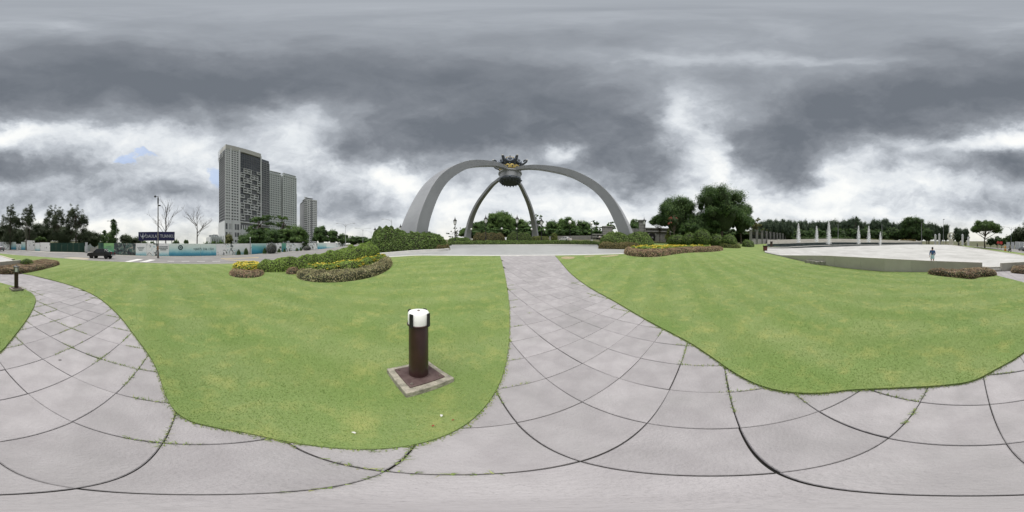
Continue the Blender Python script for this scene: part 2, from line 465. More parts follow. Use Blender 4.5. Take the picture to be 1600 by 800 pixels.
# ================================================================== SETTING: ground, lawns, path, road, plazas
def structure(o, label=None):
    o['kind'] = 'structure'
    if label: o['label'] = label
    return o
m_ground = mat('far_ground', (.07, .085, .035), (.11, .10, .055), scale=.08, rough=.95)
mb = MB(); rings = list(np.geomspace(.25, 3000, 70)); na = 360
vs = [(0, 0, -.10)]; fs = []
for d in rings:
    for i in range(na):
        t = 2*math.pi*i/na; x, y = d*math.sin(t), d*math.cos(t); vs.append((x, y, 0))
A = np.array(vs); A[:, 2] = H(A[:, 0], A[:, 1])-.10
for i in range(na):
    j = (i+1) % na; fs.append((0, 1+j, 1+i))
    for k in range(len(rings)-1):
        a = 1+k*na; fs.append((a+i, a+j, a+na+j, a+na+i))
mb.add(A.tolist(), fs)
gr = mb.build('ground', m_ground, smooth=True); structure(gr, 'grassy ground running out to the tree line and the towers')

# --- outlines traced on the ground
A_path = [Gy(x, y) for x, y in ((781,398.5),(787,420),(792,450),(796,480),(796,520),(793,555),(785,590),(770,620),(745,650),(715,672),(670,690),(620,700),(560,703),(500,698),(440,689),(390,677),(340,669),(292,658),(265,635),(245,570),(215,530),(185,490),(150,461),(110,445),(60,432),(30,427))]
B_path = [Gy(x, y) for x, y in ((866,398.5),(884,420),(915,446),(960,470),(1010,500),(1070,530),(1110,556),(1150,585),(1190,605),(1240,615),(1290,615),(1330,609),(1400,606),(1470,603),(1520,597),(1555,578),(1600,553),(20,528),(42,500),(54,478),(56,466),(48,457),(32,450),(10,445),(1590,439),(1558,431))]
A_path = smooth_line(A_path, 2); B_path = smooth_line(B_path, 2)
road_near = smooth_line([XY(x, d) for x, d in ((1480,70),(1510,60),(1540,52),(1570,46),(1600,40),(50,32),(100,27.5),(130,24.5),(200,21),(300,18),(360,18.3),(450,22),(520,27),(570,34),(590,42))], 2)
road_far = [XY(x, d) for x, d in ((590,98),(540,81),(495,65.6),(440,53.6),(393,46.6),(338,41.6),(300,40.6),(250,41.6),(212,43.6),(178,45.6),(157,48),(150,75),(140,75),(134,54),(100,52),(78,50.8),(40,61),(0,76),(1560,92),(1480,100))]
plaza_near = smooth_line([XY(x, d) for x, d in ((588,15.2),(620,14.5),(660,14.1),(720,13.9),(800,13.95),(865,14.05),(920,14.4),(985,15.4))], 2)

fl_edge = [XY(x, d) for x, d in ((33,14.6),(18,23),(0,30),(1585,34),(1550,38),(1515,48),(1480,61),(1440,66))]
wall_line = [XY(x, d) for x, d in ((1195,21.5),(1225,17.2),(1262,14),(1290,12.4),(1320,11.4),(1382,10.4),(1450,10.9),(1500,11.3),(1535,11.6))]
wall_line2 = [XY(x, d) for x, d in ((1565,11.9),(1600,12.7),(33,14.6))]

lawnA = A_path + [XY(20,14.2), XY(34,14.5), XY(20,23), XY(0,30.3), XY(1585,34.4), XY(1550,38.5), XY(1515,48.6)] + road_near[4:] + [XY(600,40), XY(600,17), XY(588,15.4)] + plaza_near[1:int(len(plaza_near)*.47)]
lawnB = B_path[::-1] + [p for p in plaza_near if p[0] > B_path[0][0]] + [XY(1000,19), XY(1005,40), XY(1060,46), XY(1172,48), XY(1215,60), XY(1219,36), XY(1205,27)] + wall_line
def lz(x, y): return H(x, y)+.018
m_lawn = bpy.data.materials.new('lawn'); m_lawn.use_nodes = True
def lawn_nodes(m):
    nt = m.node_tree; b = nt.nodes['Principled BSDF']; b.inputs['Roughness'].default_value = .9; b.inputs['Specular IOR Level'].default_value = .12
    g = nt.nodes.new('ShaderNodeNewGeometry')
    def noise(s, d=5, r=.6):
        n = nt.nodes.new('ShaderNodeTexNoise'); n.inputs['Scale'].default_value = s; n.inputs['Detail'].default_value = d; n.inputs['Roughness'].default_value = r
        nt.links.new(g.outputs['Position'], n.inputs['Vector']); return n.outputs[0]
    def mp(v, a, b_, c=0, d=1):
        n = nt.nodes.new('ShaderNodeMapRange'); n.inputs[1].default_value = a; n.inputs[2].default_value = b_; n.inputs[3].default_value = c; n.inputs[4].default_value = d
        nt.links.new(v, n.inputs[0]); return n.outputs[0]
    def mx(f, a, b_, bt='MIX'):
        n = nt.nodes.new('ShaderNodeMix'); n.data_type = 'RGBA'; n.blend_type = bt
        if isinstance(f, float): n.inputs[0].default_value = f
        else: nt.links.new(f, n.inputs[0])
        for i, v in ((6, a), (7, b_)):
            if isinstance(v, tuple): n.inputs[i].default_value = (*v, 1)
            else: nt.links.new(v, n.inputs[i])
        return n.outputs[2]
    c = mx(mp(noise(.55, 4), .35, .65), (0.174, 0.239, 0.088), (0.226, 0.279, 0.109))
    c = mx(mp(noise(.9, 5), .42, .62, 0, .55), c, (0.162, 0.244, 0.073))
    c = mx(mp(noise(3.2, 6), .5, .75), c, (0.303, 0.324, 0.117))
    c = mx(mp(noise(40, 3), .52, .8, 0, .45), c, (0.094, 0.150, 0.037))
    c = mx(mp(noise(95, 2), .6, .8, 0, .5), c, (0.330, 0.408, 0.143))
    # mowing bands, as the mower left them
    sv = nt.nodes.new('ShaderNodeSeparateXYZ'); nt.links.new(g.outputs['Position'], sv.inputs[0])
    dt = nt.nodes.new('ShaderNodeVectorMath'); dt.operation = 'DOT_PRODUCT'; nt.links.new(g.outputs['Position'], dt.inputs[0]); dt.inputs[1].default_value = (.59, -.81, 0)
    ad = nt.nodes.new('ShaderNodeMath'); ad.operation = 'MULTIPLY_ADD'; nt.links.new(noise(.3, 2), ad.inputs[0]); ad.inputs[1].default_value = .9; nt.links.new(dt.outputs['Value'], ad.inputs[2])
    sn = nt.nodes.new('ShaderNodeMath'); sn.operation = 'SINE'
    ml = nt.nodes.new('ShaderNodeMath'); ml.operation = 'MULTIPLY'; nt.links.new(ad.outputs[0], ml.inputs[0]); ml.inputs[1].default_value = 2*math.pi/1.25
    nt.links.new(ml.outputs[0], sn.inputs[0])
    amt = nt.nodes.new('ShaderNodeMath'); amt.operation = 'MULTIPLY'
    nt.links.new(mp(sn.outputs[0], -.6, .6), amt.inputs[0]); amt.inputs[1].default_value = .55
    c = mx(amt.outputs[0], c, mx(1.0, c, (.80, .86, .72), 'MULTIPLY'))
    nt.links.new(c, b.inputs['Base Color'])
    bp = nt.nodes.new('ShaderNodeBump'); bp.inputs['Strength'].default_value = .6; bp.inputs['Distance'].default_value = .02
    nt.links.new(noise(70, 4), bp.inputs['Height']); nt.links.new(bp.outputs[0], b.inputs['Normal'])
lawn_nodes(m_lawn)
oA = patch('lawn', lawnA, lz, step=.35, edge=.25, m=m_lawn, skirt=.09, polar=True); structure(oA, 'mown lawn between the two paths, reaching the road')
oB = patch('lawn', lawnB, lz, step=.35, edge=.25, m=m_lawn, skirt=.09, polar=True); structure(oB, 'mown lawn between the path and the fountain plaza')

# bare sandy scrapes along the plaza kerb
m_sand = mat('bare_soil', (.42, .34, .23), (.30, .25, .15), scale=3, rough=.95)
for pts in (((876,402.5),(884,401),(893,401.3),(899,402.2),(896,404.6),(886,405.5),(878,404.6)), ((912,400.6),(930,399.6),(930,400.6),(914,401.8)), ((936,400.6),(952,399.6),(967,398.3),(967,399.3),(955,401.5),(940,401.8))):
    o = patch('bare_soil', smooth_line([Gy(x, y) for x, y in pts], 2, True), lambda x, y: H(x, y)+.024, step=.15, m=m_sand)
    structure(o, 'bare sandy scrape in the lawn by the plaza kerb')

# --- the flagstone path: dark bed + single pavers
path_poly = A_path + [XY(12,13.6), XY(1600,12.4), XY(1566,11.6), XY(1536,11.4)] + B_path[::-1]
m_bed = mat('joint_soil', (.028, .028, .026), (.06, .058, .05), scale=20, rough=.95)
path = patch('path', path_poly, lambda x, y: H(x, y)-.045, step=.35, edge=.25, m=m_bed, polar=True); structure(path, 'grey flagstone path forking towards the plaza and the steps')
m_pav = mat('paver_stone', (.300, .284, .292), (.370, .353, .361), scale=3.5, rough=.82, bump=.35, bscale=55, rnd=.09, detail=9, spec=.25)
def paver_stain():
    nt = m_pav.node_tree; b = nt.nodes['Principled BSDF']; src = b.inputs['Base Color'].links[0].from_socket
    g = nt.nodes.new('ShaderNodeNewGeometry')
    n = nt.nodes.new('ShaderNodeTexNoise'); n.inputs['Scale'].default_value = 210; n.inputs['Detail'].default_value = 2; nt.links.new(g.outputs['Position'], n.inputs['Vector'])
    r = nt.nodes.new('ShaderNodeMapRange'); r.inputs[1].default_value = .56; r.inputs[2].default_value = .8; r.inputs[4].default_value = .6; nt.links.new(n.outputs[0], r.inputs[0])
    x = nt.nodes.new('ShaderNodeMix'); x.data_type = 'RGBA'; nt.links.new(r.outputs[0], x.inputs[0]); nt.links.new(src, x.inputs[6]); x.inputs[7].default_value = (.175, .165, .165, 1)
    n2 = nt.nodes.new('ShaderNodeTexNoise'); n2.inputs['Scale'].default_value = 1.1; n2.inputs['Detail'].default_value = 7; n2.inputs['Roughness'].default_value = .65; nt.links.new(g.outputs['Position'], n2.inputs['Vector'])
    r2 = nt.nodes.new('ShaderNodeMapRange'); r2.inputs[1].default_value = .46; r2.inputs[2].default_value = .72; r2.inputs[4].default_value = .7; nt.links.new(n2.outputs[0], r2.inputs[0])
    x2 = nt.nodes.new('ShaderNodeMix'); x2.data_type = 'RGBA'; nt.links.new(r2.outputs[0], x2.inputs[0]); nt.links.new(x.outputs[2], x2.inputs[6]); x2.inputs[7].default_value = (.25, .243, .243, 1)
    # a few dark spots of gum and tar
    vo = nt.nodes.new('ShaderNodeTexVoronoi'); vo.inputs['Scale'].default_value = 1.3; nt.links.new(g.outputs['Position'], vo.inputs['Vector'])
    r3 = nt.nodes.new('ShaderNodeMapRange'); r3.inputs[1].default_value = .022; r3.inputs[2].default_value = .035; r3.inputs[3].default_value = .8; r3.inputs[4].default_value = 0; nt.links.new(vo.outputs['Distance'], r3.inputs[0])
    x3 = nt.nodes.new('ShaderNodeMix'); x3.data_type = 'RGBA'; nt.links.new(r3.outputs[0], x3.inputs[0]); nt.links.new(x2.outputs[2], x3.inputs[6]); x3.inputs[7].default_value = (.09, .085, .085, 1)
    nt.links.new(x3.outputs[2], b.inputs['Base Color'])
paver_stain()
TS, JT, TROT = .50, .012, R(20)
rs = np.random.RandomState(4)
tile_meshes = []
for k in range(4):
    bm = bmesh.new(); s = (TS-JT)/2
    bmesh.ops.create_cube(bm, size=1)
    for v in bm.verts:
        v.co.x *= 2*s; v.co.y *= 2*s; v.co.z = v.co.z*.04-.02
        v.co.x += rs.uniform(-.003, .003); v.co.y += rs.uniform(-.003, .003)
    bmesh.ops.bevel(bm, geom=[e for e in bm.edges if all(v.co.z > -.01 for v in e.verts)], offset=.005, segments=1, affect='EDGES')
    me = bpy.data.meshes.new('paver'); bm.to_mesh(me); bm.free(); me.materials.append(m_pav); tile_meshes.append(me)
ca, sa = math.cos(TROT), math.sin(TROT)
ii, jj = np.meshgrid(np.arange(-45, 46), np.arange(-45, 46))
ox, oy = -.10, -.195
tx = ox + (ii*ca-jj*sa).ravel()*TS; ty = oy + (ii*sa+jj*ca).ravel()*TS
inn = pip(tx, ty, path_poly) | (edist(tx, ty, path_poly) < .33)
tx, ty = tx[inn]+0, ty[inn]+0
order = np.argsort(np.hypot(tx, ty)); print('pavers', len(order))
placed = 0; rest = MB()
for n, k in enumerate(order):
    x, y = tx[k]+TS*.5*(ca-sa), ty[k]+TS*.5*(sa+ca)
    if not (pip(np.array([x]), np.array([y]), path_poly)[0] or edist(np.array([x]), np.array([y]), path_poly)[0] < .36): continue
    e = .2; gx = (h(x+e, y)-h(x-e, y))/(2*e); gy = (h(x, y+e)-h(x, y-e))/(2*e)
    nrm = Vector((-gx+rs.normal(0, .003), -gy+rs.normal(0, .003), 1)).normalized()
    q = Vector((0, 0, 1)).rotation_difference(nrm)
    q = q @ Euler((0, 0, TROT + (math.pi/2)*rs.randint(4))).to_quaternion(); L_ = Vector((x, y, h(x, y)-.010+rs.uniform(-.002, .002))); placed += 1
    if placed <= 300:
        o = bpy.data.objects.new('paver', tile_meshes[rs.randint(4)]); col.objects.link(o); o.parent = path; o.rotation_mode = 'QUATERNION'; o.rotation_quaternion = q; o.location = L_; o.scale = (1+rs.uniform(0, .02), 1+rs.uniform(0, .02), 1)
    else:
        M_ = Matrix.Translation(L_) @ q.to_matrix().to_4x4(); me = tile_meshes[rs.randint(4)]; rest.add([M_ @ v.co for v in me.vertices], [tuple(p.vertices) for p in me.polygons])
print('placed', placed)
if rest.v: rest.build('far_pavers', m_pav, path)['kind'] = 'stuff'

# --- grass blades: lawns near the camera, and tufts in the joints beside the lawn
m_blade = leafmat('grass_blade', [(0, (0.147, 0.230, 0.057)), (.45, (0.263, 0.374, 0.106)), (.8, (0.372, 0.450, 0.167)), (1, (0.537, 0.538, 0.253))], trans=.3, rough=.7)
rs = np.random.RandomState(11)
def blades(name, poly, label, zones):
    C = []; hh = []
    zs = []
    for d0 in np.geomspace(.3, 15, 46)[:-1]:
        d1 = d0*(15/.3)**(1/45); dm = (d0+d1)/2; zs.append((d0, d1, min(9000, 26000/(1+dm**1.75))*(1 if dm < 11 else (15-dm)/4)))
    for d0, d1, dens in zs:
        n = int(math.pi*(d1*d1-d0*d0)*dens); d = np.sqrt(rs.uniform(d0*d0, d1*d1, n)); t = rs.uniform(0, 2*math.pi, n)
        x, y = d*np.sin(t), d*np.cos(t)
        # clumpy cover
        k = pip(x, y, poly); x, y = x[k], y[k]
        C.append(np.stack([x, y, H(x, y)+.012], 1)); hh.append(np.full(len(x), .011+.0014*(d0+d1)/2))
    C = np.vstack(C); hh = np.concatenate(hh)*rs.uniform(.6, 1.5, len(C))
    nz = .8*np.sin(C[:, 0]*.9+np.sin(C[:, 1]*1.3))*np.sin(C[:, 1]*.8)+np.sin(C[:, 0]*2.1+1.3*np.sin(C[:, 1]*1.7))*.5+np.sin(C[:, 1]*3.3+2*np.sin(C[:, 0]*1.1))*.5
    tint = .45+.14*nz+rs.normal(0, .18, len(C))
    lean = rs.normal(0, .55, (len(C), 2))
    ang = rs.uniform(0, math.pi, len(C)); wv_ = np.stack([np.cos(ang), np.sin(ang), ang*0], 1)*(hh*.24+.0012)[:, None]
    tip = C+np.stack([lean[:, 0]*hh, lean[:, 1]*hh, hh], 1)
    V = np.stack([C-wv_, C+wv_, tip], 1)
    o = link(name, quads(name, V, tint, 3), m_blade); props(o, label, 'grass', kind='stuff'); return len(C)
nb = blades('grass', lawnA, 'short green grass blades of the lawn beside the bollard light', ((.3, 2.2, 9000), (2.2, 4, 4200), (4, 8, 1300), (8, 13, 300)))
nb += blades('grass', lawnB, 'short green grass blades of the lawn beside the fountain plaza', ((.3, 2.2, 9000), (2.2, 4, 4200), (4, 8, 1300), (8, 13, 300)))
print('blades', nb)
# joint tufts
nj = 90000; d = np.sqrt(rs.uniform(.1, 49, nj)); t = rs.uniform(0, 2*math.pi, nj); x, y = d*np.sin(t), d*np.cos(t)
u = ((x-ox)*ca+(y-oy)*sa)/TS; v = (-(x-ox)*sa+(y-oy)*ca)/TS; k = rs.rand(nj) < .5
u_ = np.where(k, np.round(u), u)*TS+rs.normal(0, .007, nj); v_ = np.where(k, v, np.round(v))*TS+rs.normal(0, .007, nj)
pts = np.stack([ox+u_*ca-v_*sa, oy+u_*sa+v_*ca], 1)
ed = np.minimum(edist(pts[:, 0], pts[:, 1], A_path), edist(pts[:, 0], pts[:, 1], B_path))
cl = np.sin(pts[:, 0]*5.1+2)*np.sin(pts[:, 1]*4.3+1)
keep = pip(pts[:, 0], pts[:, 1], path_poly) & (ed < .04+.34*np.clip(cl+.5, 0, 1.4))
pts = pts[keep]
# fringe of grass creeping over the paving along both lawn edges
fr = []
for line in (A_path, B_path):
    L = np.array(resample(line, .01, False)); L = L[np.hypot(L[:, 0], L[:, 1]) < 9]
    L = np.repeat(L, 3, 0); fr.append(L+rs.normal(0, .013, L.shape))
pts = np.vstack([pts]+fr)
C = np.column_stack([pts, H(pts[:, 0], pts[:, 1])-.008]); hh = rs.uniform(.012, .034, len(C))
ang = rs.uniform(0, math.pi, len(C)); wv_ = np.stack([np.cos(ang), np.sin(ang), ang*0], 1)*.0045
tip = C+np.stack([rs.normal(0, .6, len(C))*hh, rs.normal(0, .6, len(C))*hh, hh], 1)
o = link('grass', quads('grass', np.stack([C-wv_, C+wv_, tip], 1), .62+rs.normal(0, .22, len(C)), 3), m_blade)
props(o, 'grass tufts creeping into the paving joints along the lawn edges', 'grass', kind='stuff')

# ================================================================== road, markings, plazas, walls
m_asph = mat('asphalt', (.20, .195, .19), (.27, .26, .25), scale=.5, rough=.9, bump=.2, bscale=30)
m_conc = mat('concrete', (.38, .37, .345), (.47, .455, .42), scale=.8, rough=.85, bump=.15, bscale=25)
m_sandy = mat('dusty_verge', (.48, .42, .31), (.38, .35, .28), scale=.6, rough=.95)
road_poly = road_near + road_far
structure(patch('road', road_poly, lambda x, y: H(x, y)-.02, step=1.5, edge=1.2, m=m_asph, polar=True), 'grey asphalt road between the lawn and the printed hoarding')
def strip(name, line, w0, w1, z, m, label=None, thick=0.0, kind='structure', parent=None):
    """a ribbon along a ground polyline: offsets w0..w1 to its left, z above the ground, optional thickness"""
    L = resample(line, .8, False); A = np.array(L); T = np.gradient(A, axis=0); T /= np.linalg.norm(T, axis=1, keepdims=True)+1e-9
    N = np.stack([-T[:, 1], T[:, 0]], 1); a = A+N*w0; b = A+N*w1
    za = H(a[:, 0], a[:, 1])+z; zb = H(b[:, 0], b[:, 1])+z; n = len(A); mb = MB()
    rows = [np.column_stack([a, za]), np.column_stack([b, zb])]
    if thick: rows = [np.column_stack([a, za-thick])]+rows+[np.column_stack([b, zb-thick])]
    vs = np.vstack(rows).tolist(); fs = [(r*n+i, r*n+i+1, (r+1)*n+i+1, (r+1)*n+i) for r in range(len(rows)-1) for i in range(n-1)]
    mb.add(vs, fs); o = mb.build(name, m, parent)
    if kind: o['kind'] = kind
    if label: o['label'] = label
    return o
strip('kerb', road_near[6:-8], -.12, .12, .05, m_conc, 'pale kerb between the lawn and the road', thick=.15)
strip('road_verge', road_near[10:24], .14, .9, -.012, m_sandy, 'sandy verge along the road kerb')
strip('pavement', [XY(x, d) for x, d in ((538,78.5),(495,63.5),(440,51.2),(393,44.4),(338,39.2),(300,38.2),(250,39.2),(212,41.2),(178,43.2),(160,45))], -1.2, 1.2, .03, m_conc, 'concrete pavement below the hoarding', thick=.12)
strip('pavement', [XY(x, d) for x, d in ((132,50),(100,48),(78,47),(40,56),(0,70))], -1.6, 1.6, .03, m_conc, 'concrete pavement below the green fence', thick=.12)
m_white = mat('road_paint', (.72, .71, .69), (.58, .57, .55), scale=2, rough=.7)
m_yel = mat('yellow_paint', (.62, .47, .16), (.5, .40, .20), scale=2, rough=.7)
def marking(pts, m, label):
    o = patch('road_marking', [XY(*p) for p in pts], lambda x, y: H(x, y)-.012, step=.7, m=m); structure(o, label)
marking(((194,21.9),(204,21.7),(224,27.5),(214,28.4)), m_white, 'broad white stripe of the crossing nearer the car')
marking(((218,21.5),(229,21.3),(243,26.2),(234,27)), m_white, 'broad white stripe of the crossing beside the pole')
for a, b in ((262, 272), (284, 296), (308, 320), (332, 344)):
    marking(((a,22.4),(b,22.4),(b,22.9),(a,22.9)), m_white, 'short white lane dash on the road')
marking(((350,26.5),(352,25.7),(400,21.8),(401,22.5)), m_yel, 'yellow line slanting across the junction')
marking(((345,29.2),(345,28.3),(404,30.2),(404,31.2)), m_yel, 'yellow line along the far lane')
structure(patch('dust', smooth_line([XY(*p) for p in ((96,27.9),(120,26.3),(138,26.2),(141,29),(128,31),(108,31))], 2, True), lambda x, y: H(x, y)-.013, step=.7, m=m_sandy), 'patch of yellow dust on the road ahead of the car')

# --- granite plaza under the arch
m_gran = mat('granite_paving', (.31, .315, .31), (.37, .375, .37), scale=1.2, rough=.45, bump=.05, bscale=10, spec=.5)
m_kerb = mat('kerb_stone', (.56, .555, .54), (.66, .65, .63), scale=2, rough=.7)
pl_poly = plaza_near + [XY(992,19), XY(985,20.8), XY(945,21.6), XY(938,24), XY(934,34)] + [XY(x, d) for x, d in ((900,36),(860,36.3),(800,35.6),(740,35),(706,34),(700,30),(700,20),(690,17.5),(640,16.6),(588,17))]
structure(patch('plaza', pl_poly, lambda x, y: H(x, y)+.03, step=.9, edge=.8, m=m_gran, skirt=.15), 'pale granite plaza at the foot of the arch')
strip('kerb', plaza_near, -.16, .16, .05, m_kerb, 'white kerb between lawn and arch plaza', thick=.2)
strip('kerb', [XY(x, d) for x, d in ((934,34),(900,36),(860,36.3),(800,35.6),(740,35),(706,34))], -.2, .2, .16, m_kerb, 'white kerb on the far side of the arch plaza', thick=.3)
strip('kerb', smooth_line([XY(x, d) for x, d in ((588,17),(620,16.5),(650,16.4),(690,17.3),(701,19))], 2), -.12, .16, .26, m_kerb, 'raised pale kerb under the tall hedge', thick=.4)

# --- fountain plaza: floor, terraces, walls, steps
m_floor = mat('plaza_floor', (.41, .407, .392), (.53, .527, .512), scale=.35, rough=.7, bump=.05, bscale=8)
def floor_bands():
    nt = m_floor.node_tree; b = nt.nodes['Principled BSDF']; src = b.inputs['Base Color'].links[0].from_socket
    g = nt.nodes.new('ShaderNodeNewGeometry'); br = nt.nodes.new('ShaderNodeTexBrick')
    br.inputs['Scale'].default_value = .45; br.inputs['Color1'].default_value = (1, 1, 1, 1); br.inputs['Color2'].default_value = (.86, .86, .85, 1); br.inputs['Mortar'].default_value = (.72, .71, .69, 1)
    br.inputs['Mortar Size'].default_value = .012; br.inputs['Brick Width'].default_value = 1.2; br.inputs['Row Height'].default_value = .6
    nt.links.new(g.outputs['Position'], br.inputs['Vector'])
    x = nt.nodes.new('ShaderNodeMix'); x.data_type = 'RGBA'; x.blend_type = 'MULTIPLY'; x.inputs[0].default_value = .8
    nt.links.new(src, x.inputs[6]); nt.links.new(br.outputs[0], x.inputs[7]); nt.links.new(x.outputs[2], b.inputs['Base Color'])
floor_bands()
T1 = [(1199,33),(1230,35.5),(1260,38.5),(1300,43),(1350,49),(1400,56),(1440,64)]
def fz(x, y): return H(x, y)+.10
back = lambda L, k=.16: [(p[0]*(1+k/math.hypot(*p)), p[1]*(1+k/math.hypot(*p))) for p in L]
fl_poly = [XY(*p) for p in T1[::-1]] + [XY(1195,24)] + back(wall_line) + [XY(1550,12.1)] + back(wall_line2) + fl_edge[1:]
structure(patch('fountain_plaza', fl_poly, fz, step=1.0, edge=.9, m=m_floor, skirt=.3), 'broad white paved floor of the fountain plaza')
strip('kerb', fl_edge[1:], -.5, 0, .16, mat('plaza_border', (.45, .40, .34), (.52, .47, .41), scale=1, rough=.85), 'brownish border round the far side of the plaza', thick=.3)
# walls
m_wall = mat('plaza_wall', (.50, .475, .42), (.58, .555, .495), scale=.9, rough=.85, bump=.1, bscale=18, hi=.7)
def wall_seg(name, line, tops, thick, m, parent, zb=-.3):
    """upright slab along a ground polyline; tops = heights of the top edge at each vertex"""
    n = len(line); A = np.array(line); T = np.gradient(A, axis=0); T /= np.linalg.norm(T, axis=1, keepdims=True)
    N = np.stack([T[:, 1], -T[:, 0]], 1)
    if (N*A).sum() < 0: N = -N
    b = A+N*thick; mb = MB(); vs = []
    for i in range(n):
        z0 = h(*A[i])+zb
        vs += [(A[i][0], A[i][1], z0), (A[i][0], A[i][1], tops[i]), (b[i][0], b[i][1], tops[i]), (b[i][0], b[i][1], z0)]
    fs = []
    for i in range(n-1):
        for k in range(4): fs.append((i*4+k, i*4+(k+1) % 4, (i+1)*4+(k+1) % 4, (i+1)*4+k))
    fs += [(3, 2, 1, 0), tuple((n-1)*4+k for k in range(4))]
    mb.add(vs, fs); return mb.build(name, m, parent, bevel=.015)
wt = [(1215,398.5,18.6),(1240,399,15.8),(1262,399,14),(1290,399.3,12.4),(1320,400.8,11.4),(1382,403.8,10.4),(1450,407.3,10.9),(1500,409,11.3),(1535,410.3,11.6)]
def wall_thing(wt, cuts, label):
    root = empty('plaza_wall', G(wt[len(wt)//2][0], wt[len(wt)//2][2]), 0, label, 'wall')
    xs = [w[0] for w in wt]
    for a, b in zip(cuts[:-1], cuts[1:]):
        q = np.linspace(a+.06, b-.06, 5); ds = np.interp(q, xs, [w[2] for w in wt]); ys = np.interp(q, xs, [w[1] for w in wt])
        o = wall_seg('wall_panel', [XY(x, d) for x, d in zip(q, ds)], [ZP(y, d) for y, d in zip(ys, ds)], .28, m_wall, None)
        o.data.transform(Matrix.Translation(-root.location)); o.parent = root
    return root
wall_thing(wt, [1215,1245,1275,1304,1345,1382,1425,1465,1500,1535], 'low grey retaining wall curving in front of the person and the fountains')
wall_thing([(1565,411,11.9),(1600,409.2,12.7),(1633,406,14.6)], [1565,1588,1610,1633], 'short low grey wall behind the bollard light with a lantern cap')
# steps in the gap
st = empty('plaza_steps', G(1550, 11.6), 0, 'two pale concrete steps in the gap of the plaza wall', 'steps')
for k, (dz, d0, d1) in enumerate(((.16, 11.55, 12.1), (.30, 11.95, 12.7))):
    p = [XY(1535.5, d0), XY(1564.5, d0+.25), XY(1564.5, d1+.25), XY(1535.5, d1)]
    z = h(*XY(1550, 11.6))
    mb = MB(); mb.add([(*q, z-.3) for q in p]+[(*q, z+dz) for q in p], [(3, 2, 1, 0), (4, 5, 6, 7), (0, 1, 5, 4), (1, 2, 6, 5), (2, 3, 7, 6), (3, 0, 4, 7)])
    o = mb.build('step', m_conc, None, bevel=.015); o.data.transform(Matrix.Translation(-st.location)); o.parent = st
# broken kerb stones where the wall meets the lawn
m_rub = mat('rough_stone', (.27, .26, .225), (.40, .385, .35), scale=5, rough=.95, bump=.4)
dr = empty('drain_ledge', G(1277, 13.0), 0, 'weathered stone ledge at the foot of the plaza wall', 'ledge')
for k, (x, y, d, sx, sz) in enumerate(((1263,409.5,13.6,.5,.25),(1271,411,13.1,.45,.3),(1278,412,12.8,.5,.28),(1286,413.3,12.5,.45,.4))):
    g = G(x, d); o = MB().box((0, 0, 0), (sx, .3, sz)).build('stone', m_rub, dr, bevel=.03); o.location = g-dr.location+Vector((0, 0, .1)); o.rotation_euler = (.05*k, .04, -az(x)+.4)
# terraces with pools
m_tile = mat('dark_pool_tile', (.035, .05, .055), (.075, .095, .10), scale=1.5, rough=.3, spec=.5)
m_cop = mat('pale_coping', (.56, .55, .53), (.64, .63, .60), scale=1, rough=.7)
m_water = mat('pool_water', (.33, .35, .35), (.42, .44, .43), scale=.6, rough=.3, spec=.3, bump=.25, bscale=6)
m_slope = mat('paved_slope', (.20, .19, .165), (.26, .25, .22), scale=.6, rough=.85)
def ribbon(name, rows, m, parent=None, kind=None, label=None):
    n = len(rows[0]); mb = MB(); mb.add([tuple(p) for r in rows for p in r], [(r*n+i, r*n+i+1, (r+1)*n+i+1, (r+1)*n+i) for r in range(len(rows)-1) for i in range(n-1)])
    o = mb.build(name, m, parent)
    if kind: o['kind'] = kind
    if label: o['label'] = label
    return o
xs1 = [1199,1215,1230,1260,1300,1350,1400,1440]
d1 = np.interp(xs1, [t[0] for t in T1], [t[1] for t in T1]); y1 = np.interp(xs1, [1199,1230,1260,1290,1350,1400,1440], [386,385.7,384,382.6,382.2,381.4,380.6])
top1 = [P(x, y, d) for x, y, d in zip(xs1, y1, d1)]
def up(pts, dz): return [p+Vector((0, 0, dz)) for p in pts]
def out(pts, xs, dd): return [Vector((*XY(x, math.hypot(p.x, p.y)+dd), p.z)) for p, x in zip(pts, xs)]
fp = empty('fountain_terrace', top1[3], 0, 'two stepped fountain pools with dark tiled faces and pale coping', 'fountain')
parts = []
parts.append(ribbon('tiled_face', [[Vector((p.x, p.y, fz(p.x, p.y)-.2)) for p in top1], up(top1, -.16)], m_tile))
cp = out(top1, xs1, -.12)
parts.append(ribbon('coping', [up(cp, -.16), cp, out(top1, xs1, .5), up(out(top1, xs1, .5), -.3)], m_cop))
d2 = d1+7; xs2 = xs1; y2 = np.interp(xs2, [1199,1215,1290,1350,1400,1440], [380.6,380.2,378,378.6,378.8,378.6])
top2 = [P(x, y, d) for x, y, d in zip(xs2, y2, d2)]
w1 = [Vector((q.x, q.y, p.z-.10)) for p, q in zip(top1, top2)]
parts.append(ribbon('water', [up(out(top1, xs1, .45), -.10), w1], m_water))
parts.append(ribbon('tiled_face', [up(w1, -.1), up(top2, -.14)], m_tile))
cp = out(top2, xs2, -.12)
parts.append(ribbon('coping', [up(cp, -.14), cp, out(top2, xs2, .5), up(out(top2, xs2, .5), -.3)], m_cop))
w2 = up(out(top2, xs2, 7), -.08)
parts.append(ribbon('water', [up(out(top2, xs2, .45), -.08), w2], m_water))
y3 = np.interp(xs2, [1199,1240,1300,1330,1400,1440], [375,374,373,373.5,375.5,376.5])
top3 = [P(x, y, d+24) for x, y, d in zip(xs2, y3, d1)]
parts.append(ribbon('paved_slope', [up(w2, .05), top3, up(top3, -3)], m_slope))
ends = MB()
